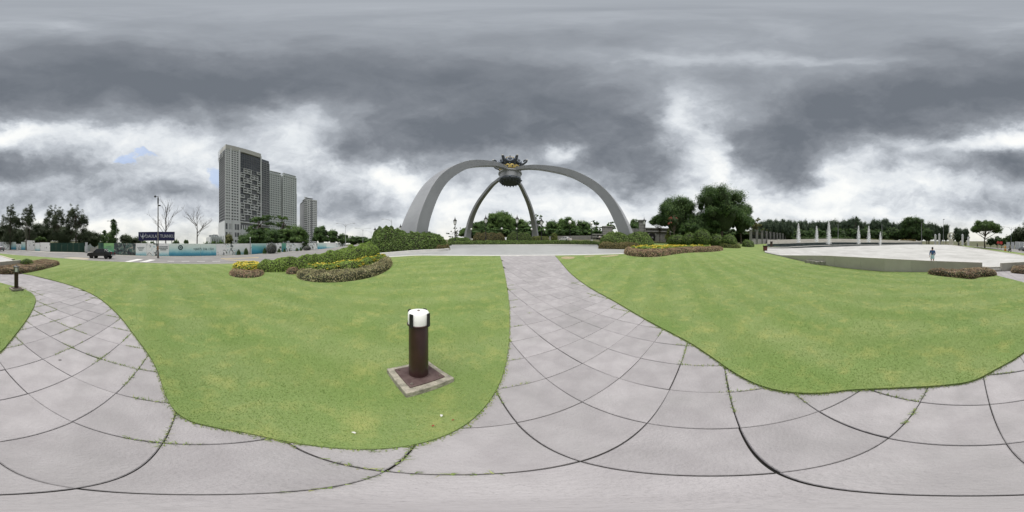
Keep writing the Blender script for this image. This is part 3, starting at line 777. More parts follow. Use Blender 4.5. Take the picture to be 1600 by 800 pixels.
for (a, b, c, dd) in ((top1[0], w1[0], fz(top1[0].x, top1[0].y)-.3, 0), (top2[0], w2[0], w1[0].z-.3, 0)):
    t = Vector((-math.cos(az(1199)), math.sin(az(1199)), 0))*.25
    for q in (0,):
        ends.add([(a.x, a.y, c), (b.x, b.y, c), (b.x, b.y, a.z+.05), (a.x, a.y, a.z+.05), (a.x+t.x, a.y+t.y, c), (b.x+t.x, b.y+t.y, c), (b.x+t.x, b.y+t.y, a.z+.05), (a.x+t.x, a.y+t.y, a.z+.05)],
                 [(0, 1, 2, 3), (7, 6, 5, 4), (0, 4, 5, 1), (1, 5, 6, 2), (2, 6, 7, 3), (3, 7, 4, 0)])
parts.append(ends.build('end_wall', m_cop))
for o in parts:
    o.data.transform(Matrix.Translation(-fp.location)); o.parent = fp

# jets of white water
m_jet = bpy.data.materials.new('spray'); m_jet.use_nodes = True
nt = m_jet.node_tree; b = nt.nodes['Principled BSDF']; b.inputs['Base Color'].default_value = (.98, .985, .985, 1); b.inputs['Roughness'].default_value = .6
b.inputs['Subsurface Weight'].default_value = 0
tr = nt.nodes.new('ShaderNodeBsdfTranslucent'); tr.inputs[0].default_value = (.98, .985, .985, 1)
mx = nt.nodes.new('ShaderNodeMixShader'); mx.inputs[0].default_value = .5
nt.links.new(b.outputs[0], mx.inputs[1]); nt.links.new(tr.outputs[0], mx.inputs[2]); nt.links.new(mx.outputs[0], nt.nodes['Material Output'].inputs[0])
rs = np.random.RandomState(21)
JETS = [(1247.5,350,379.5,9,'first fountain jet from the dark red bins, tall white plume'),(1276,354,378.6,8,'second fountain jet from the dark red bins, slim white plume'),(1295,347.5,381.5,1,'tallest white fountain jet, third from the dark red bins'),
        (1341.5,354,381.3,1.5,'fourth fountain jet from the dark red bins, standing left of a close pair partner'),(1357.5,354,380.6,8,'fifth fountain jet from the dark red bins, in the close pair'),(1375.5,363,384.3,-1,'shortest white fountain jet, last in the row')]
for x, yt, yb, off, lab in JETS:
    d = float(np.interp(x, xs1, d1))+off+ (1.0 if off > 0 else 0); base = P(x, yb, d); ht = ZP(yt, d)-base.z; w = ht*.125
    e = empty('fountain_jet', base, 0, lab.replace('standing left of a close pair partner', 'nearer one of a close pair'), 'fountain jet', 'fountain jets')
    n = 1300; t = rs.rand(n)**.85; r = (w*(1-t)**.55+.05)*np.sqrt(rs.rand(n))*(1+.12*rs.normal(size=n)); a = rs.uniform(0, 2*math.pi, n)
    C = np.stack([r*np.cos(a), r*np.sin(a), t*ht*(1+.03*rs.normal(size=n))], 1); N = np.stack([np.cos(a), np.sin(a), .1*rs.normal(size=n)], 1)
    link('spray', leafmesh('spray', C, N, rs.uniform(.2, .55, n)*ht/8, rs.rand(n), rs, asp=.22, up=3.5), m_jet, e)
    MB().lathe([(w*.30*(1-k/10)**.6+.02, ht*k/10*.97) for k in range(10)]+[(.01, ht*.97)], 10).build('water_column', m_jet, e, smooth=True)

# ================================================================== the arch monument with its crown
m_arch = mat('arch_cladding', (.245, .254, .272), (.285, .294, .312), scale=.35, rough=.5, spec=.4, bump=.03, bscale=3)
CX, CY = XY(797, 46.4)
def catmull(pts, n):
    pts = [np.array(p, float) for p in pts]; pts = [2*pts[0]-pts[1]]+pts+[2*pts[-1]-pts[-2]]; out_ = []
    for i in range(1, len(pts)-2):
        p0, p1, p2, p3 = pts[i-1:i+3]
        for k in range(n):
            t = k/n; out_.append(.5*((2*p1)+(-p0+p2)*t+(2*p0-5*p1+4*p2-p3)*t*t+(-p0+3*p1-3*p2+p3)*t**3))
    out_.append(pts[-2]); return out_
arch = empty('monument_arch', (CX, CY, -.24), 0, 'giant four-legged grey arch carrying a crown over the plaza', 'monument')
PROF = catmull([(1.6, 24.6), (6, 23.3), (10.9, 21.2), (18.1, 17.2), (23.8, 12.1), (27.0, 6.6), (28.3, 2.2), (28.8, -.5)], 7)
for ux, uy in ((-.36, -.93), (.36, .93), (.61, -.79), (-.61, .79)):
    l = math.hypot(ux, uy); ux /= l; uy /= l
    mb = MB(); n = len(PROF); vs = []; fs = []
    for k in range(n):
        t = k/(n-1); r, z = PROF[k]; a = PROF[max(k-1, 0)]; b = PROF[min(k+1, n-1)]; sh_ = 0 if uy < 0 else .17
        tr, tz = b[0]-a[0], b[1]-a[1]+sh_*(b[0]-a[0]); q = math.hypot(tr, tz); nr, nz = tz/q, -tr/q      # inward normal in the leg's plane
        w = (1.05+3.5*t**1.6)*(1 if uy < 0 else .84); th = (.8+1.3*t**1.2)*(1 if uy < 0 else .8); z = z+(0 if uy < 0 else .17*r*min(1, r/8))
        for (s, dep, ww) in ((-1, 0, w), (1, 0, w), (1, th, w*.78), (-1, th, w*.78)):
            rr, zz = r+nr*dep, z+nz*dep
            vs.append((ux*rr - uy*s*ww/2, uy*rr + ux*s*ww/2, zz))
    for k in range(n-1):
        for i in range(4): fs.append((k*4+i, k*4+(i+1) % 4, (k+1)*4+(i+1) % 4, (k+1)*4+i))
    fs += [(3, 2, 1, 0), tuple((n-1)*4+i for i in range(4))]
    mb.add(vs, fs); mb.build('leg', m_arch, arch, bevel=.06)
m_dark = mat('crown_dark_metal', (.055, .065, .08), (.10, .11, .125), scale=2, rough=.5, metal=.4)
m_blue = mat('crown_blue_grey', (.13, .16, .21), (.20, .23, .28), scale=2, rough=.5)
m_gold = mat('crown_gold', (.55, .42, .14), (.42, .32, .10), scale=3, rough=.45, metal=.3)
m_sil = mat('crown_pale', (.40, .40, .38), (.50, .49, .46), scale=3, rough=.5)
arch.scale = (1.16, 1.16, 1.16); Z0 = 0
hub = MB().lathe([(2.0, 21.6), (2.62, 21.8), (2.62, 23.2), (2.9, 23.4), (2.9, 23.7), (2.2, 24.2), (1.4, 24.4)], 28, (0, 0, Z0)).build('hub', m_arch, arch, smooth=True)
ring = MB().lathe([(1.5, 20.7), (2.45, 20.85), (2.75, 21.2), (2.72, 21.75), (2.3, 21.95)], 28, (0, 0, Z0)).build('lower_ring', m_dark, arch, smooth=True)
for k in range(16):
    t = 2*math.pi*k/16
    MB().ell((2.1*math.cos(t), 2.1*math.sin(t), Z0+20.66), (.16, .16, .3), 8, 5).build('stud', m_dark, ring, smooth=True)
    if k % 2 == 0: MB().ell((2.74*math.cos(t), 2.74*math.sin(t), Z0+21.45), (.28, .28, .22), 8, 5).build('boss', m_blue, ring, smooth=True)
band = MB().lathe([(2.25, 24.15), (2.5, 24.3), (2.75, 25.2), (2.7, 25.35), (2.3, 25.3)], 28, (0, 0, Z0)).build('gold_band', m_gold, arch, smooth=True)
for k in range(14):
    t = 2*math.pi*k/14
    o = MB().ell((0, 0, 0), (.12, .2, .24), 8, 5).build('jewel', m_dark, band, smooth=True); o.location = (2.66*math.cos(t), 2.66*math.sin(t), Z0+24.75); o.rotation_euler = (0, 0, t)
    o = MB().lathe([(.26, 0), (.2, .25), (.02, .55)], 6).build('crest_leaf', m_dark, band); o.location = (2.7*math.cos(t+.22), 2.7*math.sin(t+.22), Z0+25.3)
for k in range(8):
    t = 2*math.pi*(k+.5)/8; c, s = math.cos(t), math.sin(t)
    mb = MB(); prof = [(2.0, 24.9), (2.6, 25.4), (3.2, 25.9), (3.8, 26.3), (4.25, 26.8), (4.05, 27.25), (3.6, 27.1), (3.55, 26.75)]
    mb.tube([(r*c, r*s, Z0+z) for r, z in catmull(prof, 4)], [.34-.006*i for i in range(len(catmull(prof, 4)))], 8)
    arm = mb.build('crown_arm', m_dark, arch, smooth=True)
    MB().ell((4.3*c, 4.3*s, Z0+27.2), (.26, .26, .26), 8, 6).build('pearl', m_sil, arm, smooth=True)
    t2 = t+math.pi/8; c, s = math.cos(t2), math.sin(t2)
    ro = MB().torus((2.75*c, 2.75*s, Z0+26.7), .62, .24, (c, s, .25), 18, 8).build('rosette', m_blue, arch, smooth=True)
    MB().ell((2.75*c, 2.75*s, Z0+26.7), (.34, .34, .34), 10, 6).build('rosette_centre', m_dark, ro, smooth=True)
MB().lathe([(1.5, 25.1), (2.3, 25.5), (2.75, 26.2), (2.9, 26.9), (2.6, 27.1), (1.4, 26.6)], 16, (0, 0, Z0)).build('crown_bowl', m_dark, arch, smooth=True)
for k in range(16):
    t = 2*math.pi*k/16; MB().lathe([(.2, 0), (.26, .25), (.02, .8)], 6, (2.75*math.cos(t), 2.75*math.sin(t), Z0+26.8)).build('crown_leaf', m_blue if k % 2 else m_dark, arch)
tur = MB().lathe([(1.9, 25.0), (1.5, 25.6), (1.2, 26.6), (1.15, 27.8), (1.5, 28.0)], 8, (0, 0, Z0)).build('turret', m_sil, arch)
MB().lathe([(1.9, 27.9), (1.95, 28.1), (1.5, 28.5), (.6, 28.95), (.15, 29.3)], 8, (0, 0, Z0)).build('turret_roof', m_gold, tur)
for k in range(8):
    t = 2*math.pi*k/8
    MB().ell((1.72*math.cos(t), 1.72*math.sin(t), Z0+28.3), (.13, .13, .2), 6, 5).build('corner_bead', m_dark, tur, smooth=True)
MB().lathe([(.12, 29.4), (.22, 29.6), (.08, 29.75), (.05, 30.05), (.01, 30.1)], 8, (0, 0, Z0)).build('finial', m_dark, tur)

# ================================================================== lamps
m_iron = mat('black_iron', (.018, .019, .02), (.03, .03, .03), scale=6, rough=.45, metal=.3)
m_glass = mat('lamp_glass', (.82, .83, .81), (.88, .88, .86), scale=3, rough=.35, spec=.5)
m_plinth = mat('lamp_plinth', (.50, .49, .46), (.42, .41, .38), scale=4, rough=.85)
def lamp_proto(name):
    e = empty(name)
    MB().box((0, 0, .2), (.62, .62, .4)).build('plinth', m_plinth, e, bevel=.03)
    MB().lathe([(.2, .38), (.2, .55), (.13, .7), (.1, 1.1), (.13, 1.15), (.085, 1.25), (.07, 3.3), (.12, 3.36), (.07, 3.45), (.09, 3.62)], 10).build('pole', m_iron, e, smooth=True)
    ln = MB().lathe([(.13, 3.66), (.24, 3.8), (.33, 4.35), (.3, 4.5)], 6).build('lantern_glass', m_glass, e)
    fr = MB()
    for k in range(6):
        t = 2*math.pi*k/6; fr.tube([(.14*math.cos(t), .14*math.sin(t), 3.64), (.25*math.cos(t), .25*math.sin(t), 3.8), (.345*math.cos(t), .345*math.sin(t), 4.4)], .022, 4)
    fr.build('lantern_cage', m_iron, ln)
    MB().lathe([(.42, 4.42), (.40, 4.5), (.2, 4.72), (.09, 4.95), (.05, 5.05), (.05, 5.2), (.005, 5.35)], 8).build('lantern_cap', m_iron, e)
    return e
def globe_proto(name):
    e = empty(name)
    MB().box((0, 0, .15), (.5, .5, .3)).build('plinth', m_plinth, e, bevel=.03)
    MB().lathe([(.16, .28), (.1, .5), (.065, .8), (.055, 3.1), (.12, 3.2)], 8).build('pole', m_iron, e, smooth=True)
    MB().ell((0, 0, 3.5), (.34, .34, .36), 14, 9).build('globe', m_glass, e, smooth=True)
    MB().lathe([(.2, 3.8), (.08, 3.92), (.01, 4.0)], 8).build('cap', m_iron, e)
    return e
lp = lamp_proto('lamp_post'); first = True
for x, d, yt, lab in ((711,39,338,'black lantern lamp post just right of the tall hedge, clear against the sky'),(759,41,335,'black lantern lamp post on a white plinth beside the left rear arch leg'),(808,41,335,'black lantern lamp post on a white plinth directly under the crown'),
                      (846,42,339,'black lantern lamp post just outside the rear arch leg, nearer the white car'),(626,40,349.5,'black lantern lamp post rising behind the tall hedge beside the arch foot'),(586,46,354,'black lantern lamp post half hidden by the rounded end of the tall hedge'),
                      (1006.5,47,339,'black lantern lamp post in front of the stone gatehouse pillar')):
    o = lp if first else copy_tree(lp); first = False
    g = G(x, d); o.location = g; o.scale = (1, 1, 1); s = (ZP(yt, d)-g.z)/5.35; o.scale = (s**.5, s**.5, s); o.rotation_euler = (0, 0, x*.37)
    props(o, lab, 'lamp post', 'lantern lamp posts round the arch plaza')
gp = globe_proto('globe_lamp'); first = True
for x, d, yt, lab in ((890.5,46,343,'tall white globe lamp behind the white car'),(924,48,345.5,'tall white globe lamp beside the arch leg and the stone gate'),(736.5,62,356,'small globe lamp beside the base of the rear arch leg'),(784,62,355,'small globe lamp in front of the domed tree, between two lantern posts'),
                      (807.5,66,355,'small globe lamp seen right behind the lantern post under the crown'),(830.5,62,356,'small globe lamp against the rear arch leg nearer the white car'),(851,64,357,'small globe lamp just beyond the rear arch leg nearer the white car')):
    o = gp if first else copy_tree(gp); first = False
    g = G(x, d); s = (ZP(yt, d)-g.z)/4.0; o.location = g; o.scale = (1.0*s**.6, 1.0*s**.6, s)
    props(o, lab, 'lamp', 'globe lamps round the arch plaza')
m_galv = mat('galvanised_steel', (.30, .31, .31), (.38, .38, .38), scale=5, rough=.5, metal=.4)
def street_lamp(x, d, yt, arms, label, w=.11, m=None):
    g = G(x, d); H_ = ZP(yt, d)-g.z; e = empty('street_lamp', g, -az(x), label, 'street lamp')
    MB().lathe([(w*1.6, 0), (w*1.5, .5), (w, .6), (w*.6, H_)], 8).build('pole', m or m_galv, e, smooth=True)
    for a in arms:
        mb = MB(); mb.tube([(0, 0, H_*.86), (a*.25, 0, H_*.97), (a*.8, 0, H_+.15), (a, 0, H_+.2)], [.06, .06, .05, .05], 6); mb.build('arm', m or m_galv, e, smooth=True)
        MB().box((a*1.14, 0, H_+.18), (abs(a)*.34, .3, .14)).build('lamp_head', m or m_galv, e, bevel=.04)
    return e
street_lamp(182,58,346,(-2.6,),'curved grey street lamp rising above the bushy tree by the gate')
street_lamp(540,75,349.5,(-3.4,3.4),'twin-armed grey street lamp over the dark trees, nearest the slim tower')
street_lamp(567,95,357,(-3.6,3.6),'twin-armed grey street lamp small and far beside the hedge end')
street_lamp(580,130,361,(-4,4),'faintest and smallest twin-armed street lamp, just above the hedge end')
street_lamp(612,60,343,(-2.9,),'single-armed grey street lamp above the tall hedge')
street_lamp(1580,75,355,(-3.2,3.2),'twin-armed street lamp beyond the rain tree above the road')
def mast(x, d, yt, label, heads=True):
    g = G(x, d); H_ = ZP(yt, d)-g.z; e = empty('light_mast', g, -az(x), label, 'light mast')
    MB().lathe([(.22, 0), (.2, .4), (.14, .5), (.08, H_)], 8).build('pole', m_galv, e, smooth=True)
    if heads: MB().box((.25, 0, H_+.1), (.9, .35, .3)).build('floodlight', m_iron, e, bevel=.04)
mast(1474,95,343,'tall light mast beside the white pillars')
mast(1440,85,348,'grey light mast in front of the wooded hill, beside the yellow shrubs')
mast(1309.5,75,349,'grey light mast beyond the tallest fountain jet')
mast(1378,80,349,'grey light mast right behind the shortest fountain jet')
mast(1483.5,120,352,'thin far light mast above the crescent emblem')
# pole with cameras by the crossing
g = G(247, 30.5); Hp = ZP(307, 30.5)-g.z; e = empty('camera_pole', g, -az(247), 'tall dark pole with cameras in front of the navy billboard', 'pole')
MB().lathe([(.2, 0), (.19, 1.2), (.13, 1.3), (.085, Hp)], 10).build('pole', mat('weathered_pole', (.12, .11, .105), (.20, .18, .16), scale=3, rough=.7), e, smooth=True)
MB().tube([(0, 0, Hp-.1), (-.5, 0, Hp+.05)], .04, 6).build('bracket', m_iron, e); MB().ell((-.55, 0, Hp), (.2, .2, .24), 10, 7).build('dome_camera', m_iron, e, smooth=True)
MB().box((0, 0, Hp-.95), (.26, .26, 1.1)).build('cabinet', m_iron, e, bevel=.03); MB().box((.3, 0, Hp-1.9), (.4, .22, .24)).build('camera', m_iron, e, bevel=.03); MB().box((-.05, -.12, 1.9), (.34, .3, .7)).build('meter_box', mat('rusty_box', (.22, .12, .07), (.3, .17, .1), scale=6), e, bevel=.02)
g = G(41, 57); Hp = ZP(347, 57)-g.z; e = empty('utility_pole', g, 0, 'rough grey utility pole in front of the white panel by the feathery trees', 'pole')
MB().lathe([(.22, 0), (.18, 4), (.12, Hp)], 9).build('pole', mat('weathered_pole', (1, 1, 1)), e, smooth=True); MB().lathe([(.5, Hp*.45), (.62, Hp*.5), (.5, Hp*.72), (.2, Hp*.8)], 9).build('creeper', mat('creeper', (.06, .07, .045), (.10, .10, .07), scale=5, bump=.6), e)
g = G(391, 45.3); e = empty('utility_pole', g, 0, 'thin grey pole standing close against the hoarding below the main tower', 'pole')
Hp = ZP(372, 45.3)-g.z; MB().lathe([(.14, 0), (.09, Hp)], 8).build('pole', m_galv, e, smooth=True); MB().box((0, 0, Hp+.1), (.3, .3, .25)).build('lamp_head', m_glass, e, bevel=.04)

# ================================================================== bollard lights
m_brown = mat('brown_paint', (.026, .009, .009), (.038, .014, .014), scale=5, rough=.38, spec=.45, coat=.15)
m_plate = mat('rusty_plate', (.07, .044, .043), (.12, .085, .08), scale=9, rough=.5, bump=.1)
m_foot = mat('mossy_concrete', (.20, .19, .155), (.42, .39, .32), scale=14, rough=.95, bump=.6, bscale=50)
m_steel = mat('bolt_steel', (.35, .33, .31), (.22, .16, .13), scale=20, rough=.45, metal=.7)
def bollard(x, y, rz, hgt, cap, label, foot=.34, rp=.066):
    gx, gy = Gy(x, y); g = Vector((gx, gy, h(gx, gy))); e = empty('bollard_light', g, rz, label, 'bollard light', 'bollard lights')
    z = hgt-.20; q = rp/.066; gh = .135 if not cap else .185
    MB().box((0, 0, -.02), (foot, foot, .212)).build('footing', m_foot, e, bevel=.012)
    pl = MB().box((0, 0, .095), (foot*.74, foot*.74, .018)).build('base_plate', m_plate, e, bevel=.004)
    for i in (-1, 1):
        for j in (-1, 1):
            b = MB().lathe([(.014, .1), (.014, .118)], 6, (i*foot*.30, j*foot*.30, 0)).build('bolt', m_steel, pl); MB().lathe([(.006, .116), (.006, .132), (.004, .134)], 8, (i*foot*.30, j*foot*.30, 0)).build('bolt_shank', m_steel, pl)
    MB().torus((0, 0, .107), rp+.002, .006, (0, 0, 1), 24, 6).build('weld_ring', m_plate, e, smooth=True)
    MB().lathe([(rp, .10), (rp, z+.002)], 40).build('post', m_brown, e, smooth=True)
    MB().lathe([(.066*q, z-.004), (.078*q, z+.012), (.078*q, z+.022), (.06*q, z+.026)], 32).build('collar', m_brown, e, smooth=True)
    gl = MB().lathe([(.070*q, z+.02), (.072*q, z+.06), (.072*q, z+gh), (.066*q, z+gh+.012), (.045*q, z+gh+.018), (.012, z+gh+.02)], 32).build('frosted_glass', m_glass, e, smooth=True)
    for k in range(4):
        t = R(-155)+k*math.pi/2; o = MB().box((0, 0, 0), (.012, .026*q, gh+.005)).build('cage_bar', m_iron, e, bevel=.002); o.location = (.079*q*math.cos(t), .079*q*math.sin(t), z+.012+gh/2); o.rotation_euler = (0, 0, t)
    if cap:
        MB().lathe([(.105*q, z+.195), (.105*q, z+.21), (.06*q, z+.25), (.03*q, z+.262), (.022, z+.28), (.026, z+.292), (.004, z+.31)], 24).build('cap', m_iron, e, smooth=True)
    else:
        MB().lathe([(.013, z+gh+.015), (.013, z+gh+.027), (.006, z+gh+.031)], 12).build('screw', m_steel, e, smooth=True)
bollard(654, 593, R(62), .97, False, 'near bollard light on the lawn, brown post with open frosted glass top', foot=.48, rp=.094)
bollard(25.5, 453.5, R(12), .90, True, 'bollard light with a pointed lantern cap beside the path fork', foot=.46, rp=.082)

# ================================================================== plants
GRN = lambda a, b, c: [(0, a), (.55, b), (1, c)]
m_bark = mat('bark', (.075, .06, .048), (.13, .11, .09), scale=3, rough=.95, bump=.5, bscale=12)
m_dead = mat('dead_wood', (.11, .095, .085), (.16, .145, .13), scale=3, rough=.95)
m_lf_dark = leafmat('leaves_dark', GRN((0.037, 0.074, 0.025), (0.085, 0.154, 0.047), (0.182, 0.284, 0.081)))
m_lf_mid = leafmat('leaves_mid', GRN((0.047, 0.088, 0.024), (0.103, 0.181, 0.048), (0.207, 0.310, 0.083)))
m_lf_cas = leafmat('leaves_casuarina', GRN((0.043, 0.063, 0.034), (0.087, 0.117, 0.061), (0.165, 0.198, 0.106)), trans=.2)
m_lf_blue = leafmat('leaves_far', GRN((0.052, 0.083, 0.055), (0.095, 0.141, 0.085), (0.164, 0.225, 0.130)))
m_lf_pale = leafmat('leaves_pale', GRN((.10, .11, .04), (.19, .20, .075), (.30, .30, .13)))
m_lf_yel = leafmat('leaves_yellow_green', GRN((.09, .12, .025), (.17, .20, .05), (.27, .29, .09)))
m_lf_hedge = leafmat('leaves_hedge', GRN((0.118, 0.197, 0.033), (0.256, 0.381, 0.077), (0.462, 0.598, 0.152)))
m_lf_dhedge = leafmat('leaves_deep_hedge', GRN((0.058, 0.100, 0.026), (0.131, 0.208, 0.051), (0.288, 0.395, 0.109)))
m_lf_red = leafmat('leaves_russet', [(0, (0.125, 0.094, 0.056)), (.35, (0.338, 0.213, 0.144)), (.55, (0.500, 0.325, 0.231)), (.75, (0.350, 0.388, 0.150)), (1, (0.688, 0.537, 0.388))])
m_lf_bronze = leafmat('leaves_bronze', [(0, (0.108, 0.106, 0.054)), (.35, (0.264, 0.250, 0.120)), (.6, (0.432, 0.362, 0.216)), (.8, (0.360, 0.413, 0.168)), (1, (0.660, 0.600, 0.396))])
m_lf_rust = leafmat('leaves_rust', GRN((0.094, 0.085, 0.036), (0.187, 0.161, 0.064), (0.296, 0.254, 0.108)))
m_blossom = leafmat('yellow_blossom', [(0, (.66, .36, .03)), (.25, (.76, .60, .06)), (1, (.86, .79, .20))], trans=.2)
m_pink = leafmat('red_blossom', [(0, (.06, .09, .03)), (.35, (.10, .12, .04)), (.5, (.34, .10, .07)), (1, (.52, .19, .14))], trans=.2)
m_grey = leafmat('leaves_silver', GRN((.10, .11, .11), (.19, .20, .20), (.33, .34, .33)))

def crown_pts(lobes, n, rs, inner=.55, clump=.24):
    """leaf centres gathered in clumps over the shells of ellipsoid lobes"""
    L = np.array(lobes, float); vol = (L[:, 3]*L[:, 4]*L[:, 5])**(2/3); pr = vol/vol.sum()
    nc = max(14, n//40); k = rs.choice(len(L), nc, p=pr)
    u = rs.normal(size=(nc, 3)); u /= np.linalg.norm(u, axis=1, keepdims=True); u[:, 2] = np.where(u[:, 2] < -.35, -u[:, 2]*.6, u[:, 2])
    rad = rs.uniform(inner, 1.0, nc)**.6
    C = L[k, :3]+u*L[k, 3:]*rad[:, None]
    tn = rs.normal(0, .17, nc)+.12*(u[:, 2])          # random tone per clump; upward-facing clumps painted lighter, as if lit from above
    i = rs.randint(0, nc, n); size = L[k][:, 3:].min(1)*clump
    off = rs.normal(size=(n, 3))*np.minimum(size[i], size.mean()*1.3)[:, None]*np.array([1, 1, .75])
    Pp = C[i]+off; N = u[i]*.7+off/np.maximum(np.linalg.norm(off, axis=1, keepdims=True), 1e-6)*.5+rs.normal(size=(n, 3))*.55+np.array([0, 0, .35])
    return Pp, N, .45+tn[i]+rs.normal(0, .14, n)
def limbs(mb, top, targets, r0, rs, base=(0, 0, -.25)):
    b = Vector(base); t = Vector(top); m = b.lerp(t, .5)+Vector((rs.normal(0, .03), rs.normal(0, .03), 0))*t.z
    mb.tube([b, b.lerp(m, .1), m, t], [r0*1.5, r0*1.05, r0*.8, r0*.6], 8)
    for q in targets:
        q = Vector(q); s = b.lerp(t, rs.uniform(.6, 1.0)); mid = s.lerp(q, .5)+Vector((0, 0, rs.uniform(-.04, .08)*(q-s).length))
        mb.tube([s, mid, q], [r0*.42, r0*.27, r0*.1], 5)
def tree_mesh(kind, hgt, w, leaf, dens, seed):
    rs = np.random.RandomState(seed); tr = MB(); core = MB(); lobes = []
    if kind == 'casuarina':       # feathery upright plumes
        n = 16
        for k in range(n):
            a = rs.uniform(0, 6.28); r = w*.42*math.sqrt(rs.rand()); tz = hgt*(.93-.38*(r/(w*.5))**1.5+rs.normal(0, .04)); ln = hgt*rs.uniform(.16, .24)
            lobes.append((r*math.cos(a), r*math.sin(a), tz-ln*.8, w*.105, w*.105, ln))
        for k in range(14):
            a = rs.uniform(0, 6.28); r = w*.38*math.sqrt(rs.rand()); lobes.append((r*math.cos(a), r*math.sin(a), hgt*rs.uniform(.12, .6), w*.17, w*.17, hgt*.15))
        limbs(tr, (0, 0, hgt*.8), [(l[0], l[1], l[2]) for l in lobes], w*.028, rs); inner = .1
    elif kind == 'umbrella':      # flat layered canopy on spreading limbs
        lobes.append((0, 0, hgt*.70, w*.34, w*.34, hgt*.16))
        for k in range(20):
            a = rs.uniform(0, 6.28); r = w*.41*math.sqrt(rs.rand()); lobes.append((r*math.cos(a), r*math.sin(a), hgt*(.82-.34*(r/(w*.5))**2+rs.normal(0, .025)), w*.15, w*.15, hgt*.11))
        limbs(tr, (0, 0, hgt*.5), [(l[0], l[1], l[2]) for l in lobes], w*.022, rs); inner = .2
    elif kind == 'layered':       # tiered open crown
        for k in range(20):
            t = rs.rand(); a = rs.uniform(0, 6.28); r = w*.40*math.sqrt(rs.rand())*(1.15-.55*t); lobes.append((r*math.cos(a), r*math.sin(a), hgt*(.30+.62*t), w*.15, w*.15, hgt*.055))
        limbs(tr, (0, 0, hgt*.85), [(l[0], l[1], l[2]) for l in lobes], w*.02, rs); inner = .2
    elif kind == 'cone':
        for k in range(15):
            t = k/14; a = rs.uniform(0, 6.28); r = w*.28*(1-t)*rs.rand()**.5; lobes.append((r*math.cos(a), r*math.sin(a), hgt*(.15+.72*t), w*(.28-.19*t), w*(.28-.19*t), hgt*.11))
        limbs(tr, (0, 0, hgt*.8), [(l[0], l[1], l[2]) for l in lobes[::3]], w*.025, rs); inner = .3
    elif kind == 'dome':          # broad dense crown down to low boughs
        lobes.append((0, 0, hgt*.48, w*.38, w*.38, hgt*.40))
        for k in range(34):
            u = rs.normal(size=3); u /= np.linalg.norm(u); u[2] = abs(u[2])*1.25-.45; q = math.sqrt(max(.15, 1-max(u[2], 0)**2))/max(.2, math.hypot(u[0], u[1]))
            s_ = rs.uniform(.10, .165); lobes.append((u[0]*q*w*.37, u[1]*q*w*.37, hgt*(.48+.36*u[2]), w*s_, w*s_, hgt*rs.uniform(.09, .14)))
        limbs(tr, (0, 0, hgt*.6), [(l[0], l[1], l[2]) for l in lobes[1::3]], w*.03, rs); inner = .6
    else:                         # 'round'
        lobes.append((0, 0, hgt*.5, w*.34, w*.34, hgt*.38))
        for k in range(22):
            u = rs.normal(size=3); u /= np.linalg.norm(u); u[2] = abs(u[2])*1.2-.5; q = 1/max(.55, math.hypot(u[0], u[1]))*math.sqrt(max(.3, 1-max(u[2], 0)**2))
            s_ = rs.uniform(.12, .19); lobes.append((u[0]*q*w*.35, u[1]*q*w*.35, hgt*(.50+.36*u[2]), w*s_, w*s_, hgt*rs.uniform(.09, .15)))
        limbs(tr, (0, 0, hgt*.6), [(l[0], l[1], l[2]) for l in lobes[1::2]], w*.03, rs); inner = .5
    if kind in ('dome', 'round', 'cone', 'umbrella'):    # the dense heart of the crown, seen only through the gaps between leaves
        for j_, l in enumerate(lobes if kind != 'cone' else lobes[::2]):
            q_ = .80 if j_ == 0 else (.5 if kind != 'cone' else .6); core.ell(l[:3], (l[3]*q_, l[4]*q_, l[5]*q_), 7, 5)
    area = sum(4*math.pi*((l[3]*l[4])**.8+(l[3]*l[5])**.8*2)/3 for l in lobes)**1.0
    n = int(min(46000 if kind == 'dome' else 26000, max(900, 2.2*dens*area/(leaf*leaf))))
    Pp, N, tint = crown_pts(lobes, n, rs, inner)
    z0 = np.percentile(Pp[:, 2], 99.7); kz = hgt/max(z0, .1); Pp[:, 2] *= kz; core.v = [(a_, b_, c_*kz) for a_, b_, c_ in core.v]
    me = leafmesh('crown', Pp, N, leaf*rs.uniform(.6, 1.35, n), tint, rs, asp=.6 if kind != 'casuarina' else .35, up=.8 if kind == 'casuarina' else 0)
    return tr, me, core
TREE_CACHE = {}
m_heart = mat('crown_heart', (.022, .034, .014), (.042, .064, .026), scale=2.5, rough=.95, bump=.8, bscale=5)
def tree(x, d, yt, wpx, kind, lf, label, group=None, seed=0, dens=1.6, leafk=1.0, zb=None, name='tree', share=None, shift=0):
    g = G(x, d); hgt = ZP(yt, d)-g.z; w = wpx*R(.225)*d
    leaf = (.08+.0046*d)*leafk; e = empty(name, g, 0, label, 'tree', group)
    if share is not None:
        if share not in TREE_CACHE:
            tr, me, core = tree_mesh(kind, 10, 10, leaf*10/max(hgt, 1), dens, seed); t_me = tr.build('trunk', m_bark, e, smooth=True); c = link('crown', me, lf, e)
            cme = core.build('crown_heart', m_heart, c, smooth=True).data if core.v else None; TREE_CACHE[share] = (t_me.data, me, cme)
        else:
            a, b, cme = TREE_CACHE[share]; link('trunk', a, None, e); c = link('crown', b, None, e)
            if cme: link('crown_heart', cme, None, c)
        e.scale = (w/10, w/10, hgt/10); e.rotation_euler = (0, 0, (x*1.7) % 6.28)
    else:
        tr, me, core = tree_mesh(kind, hgt, w, leaf, dens, seed); tr.build('trunk', m_bark, e, smooth=True); c = link('crown', me, lf, e)
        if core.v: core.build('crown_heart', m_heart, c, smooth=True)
    return e
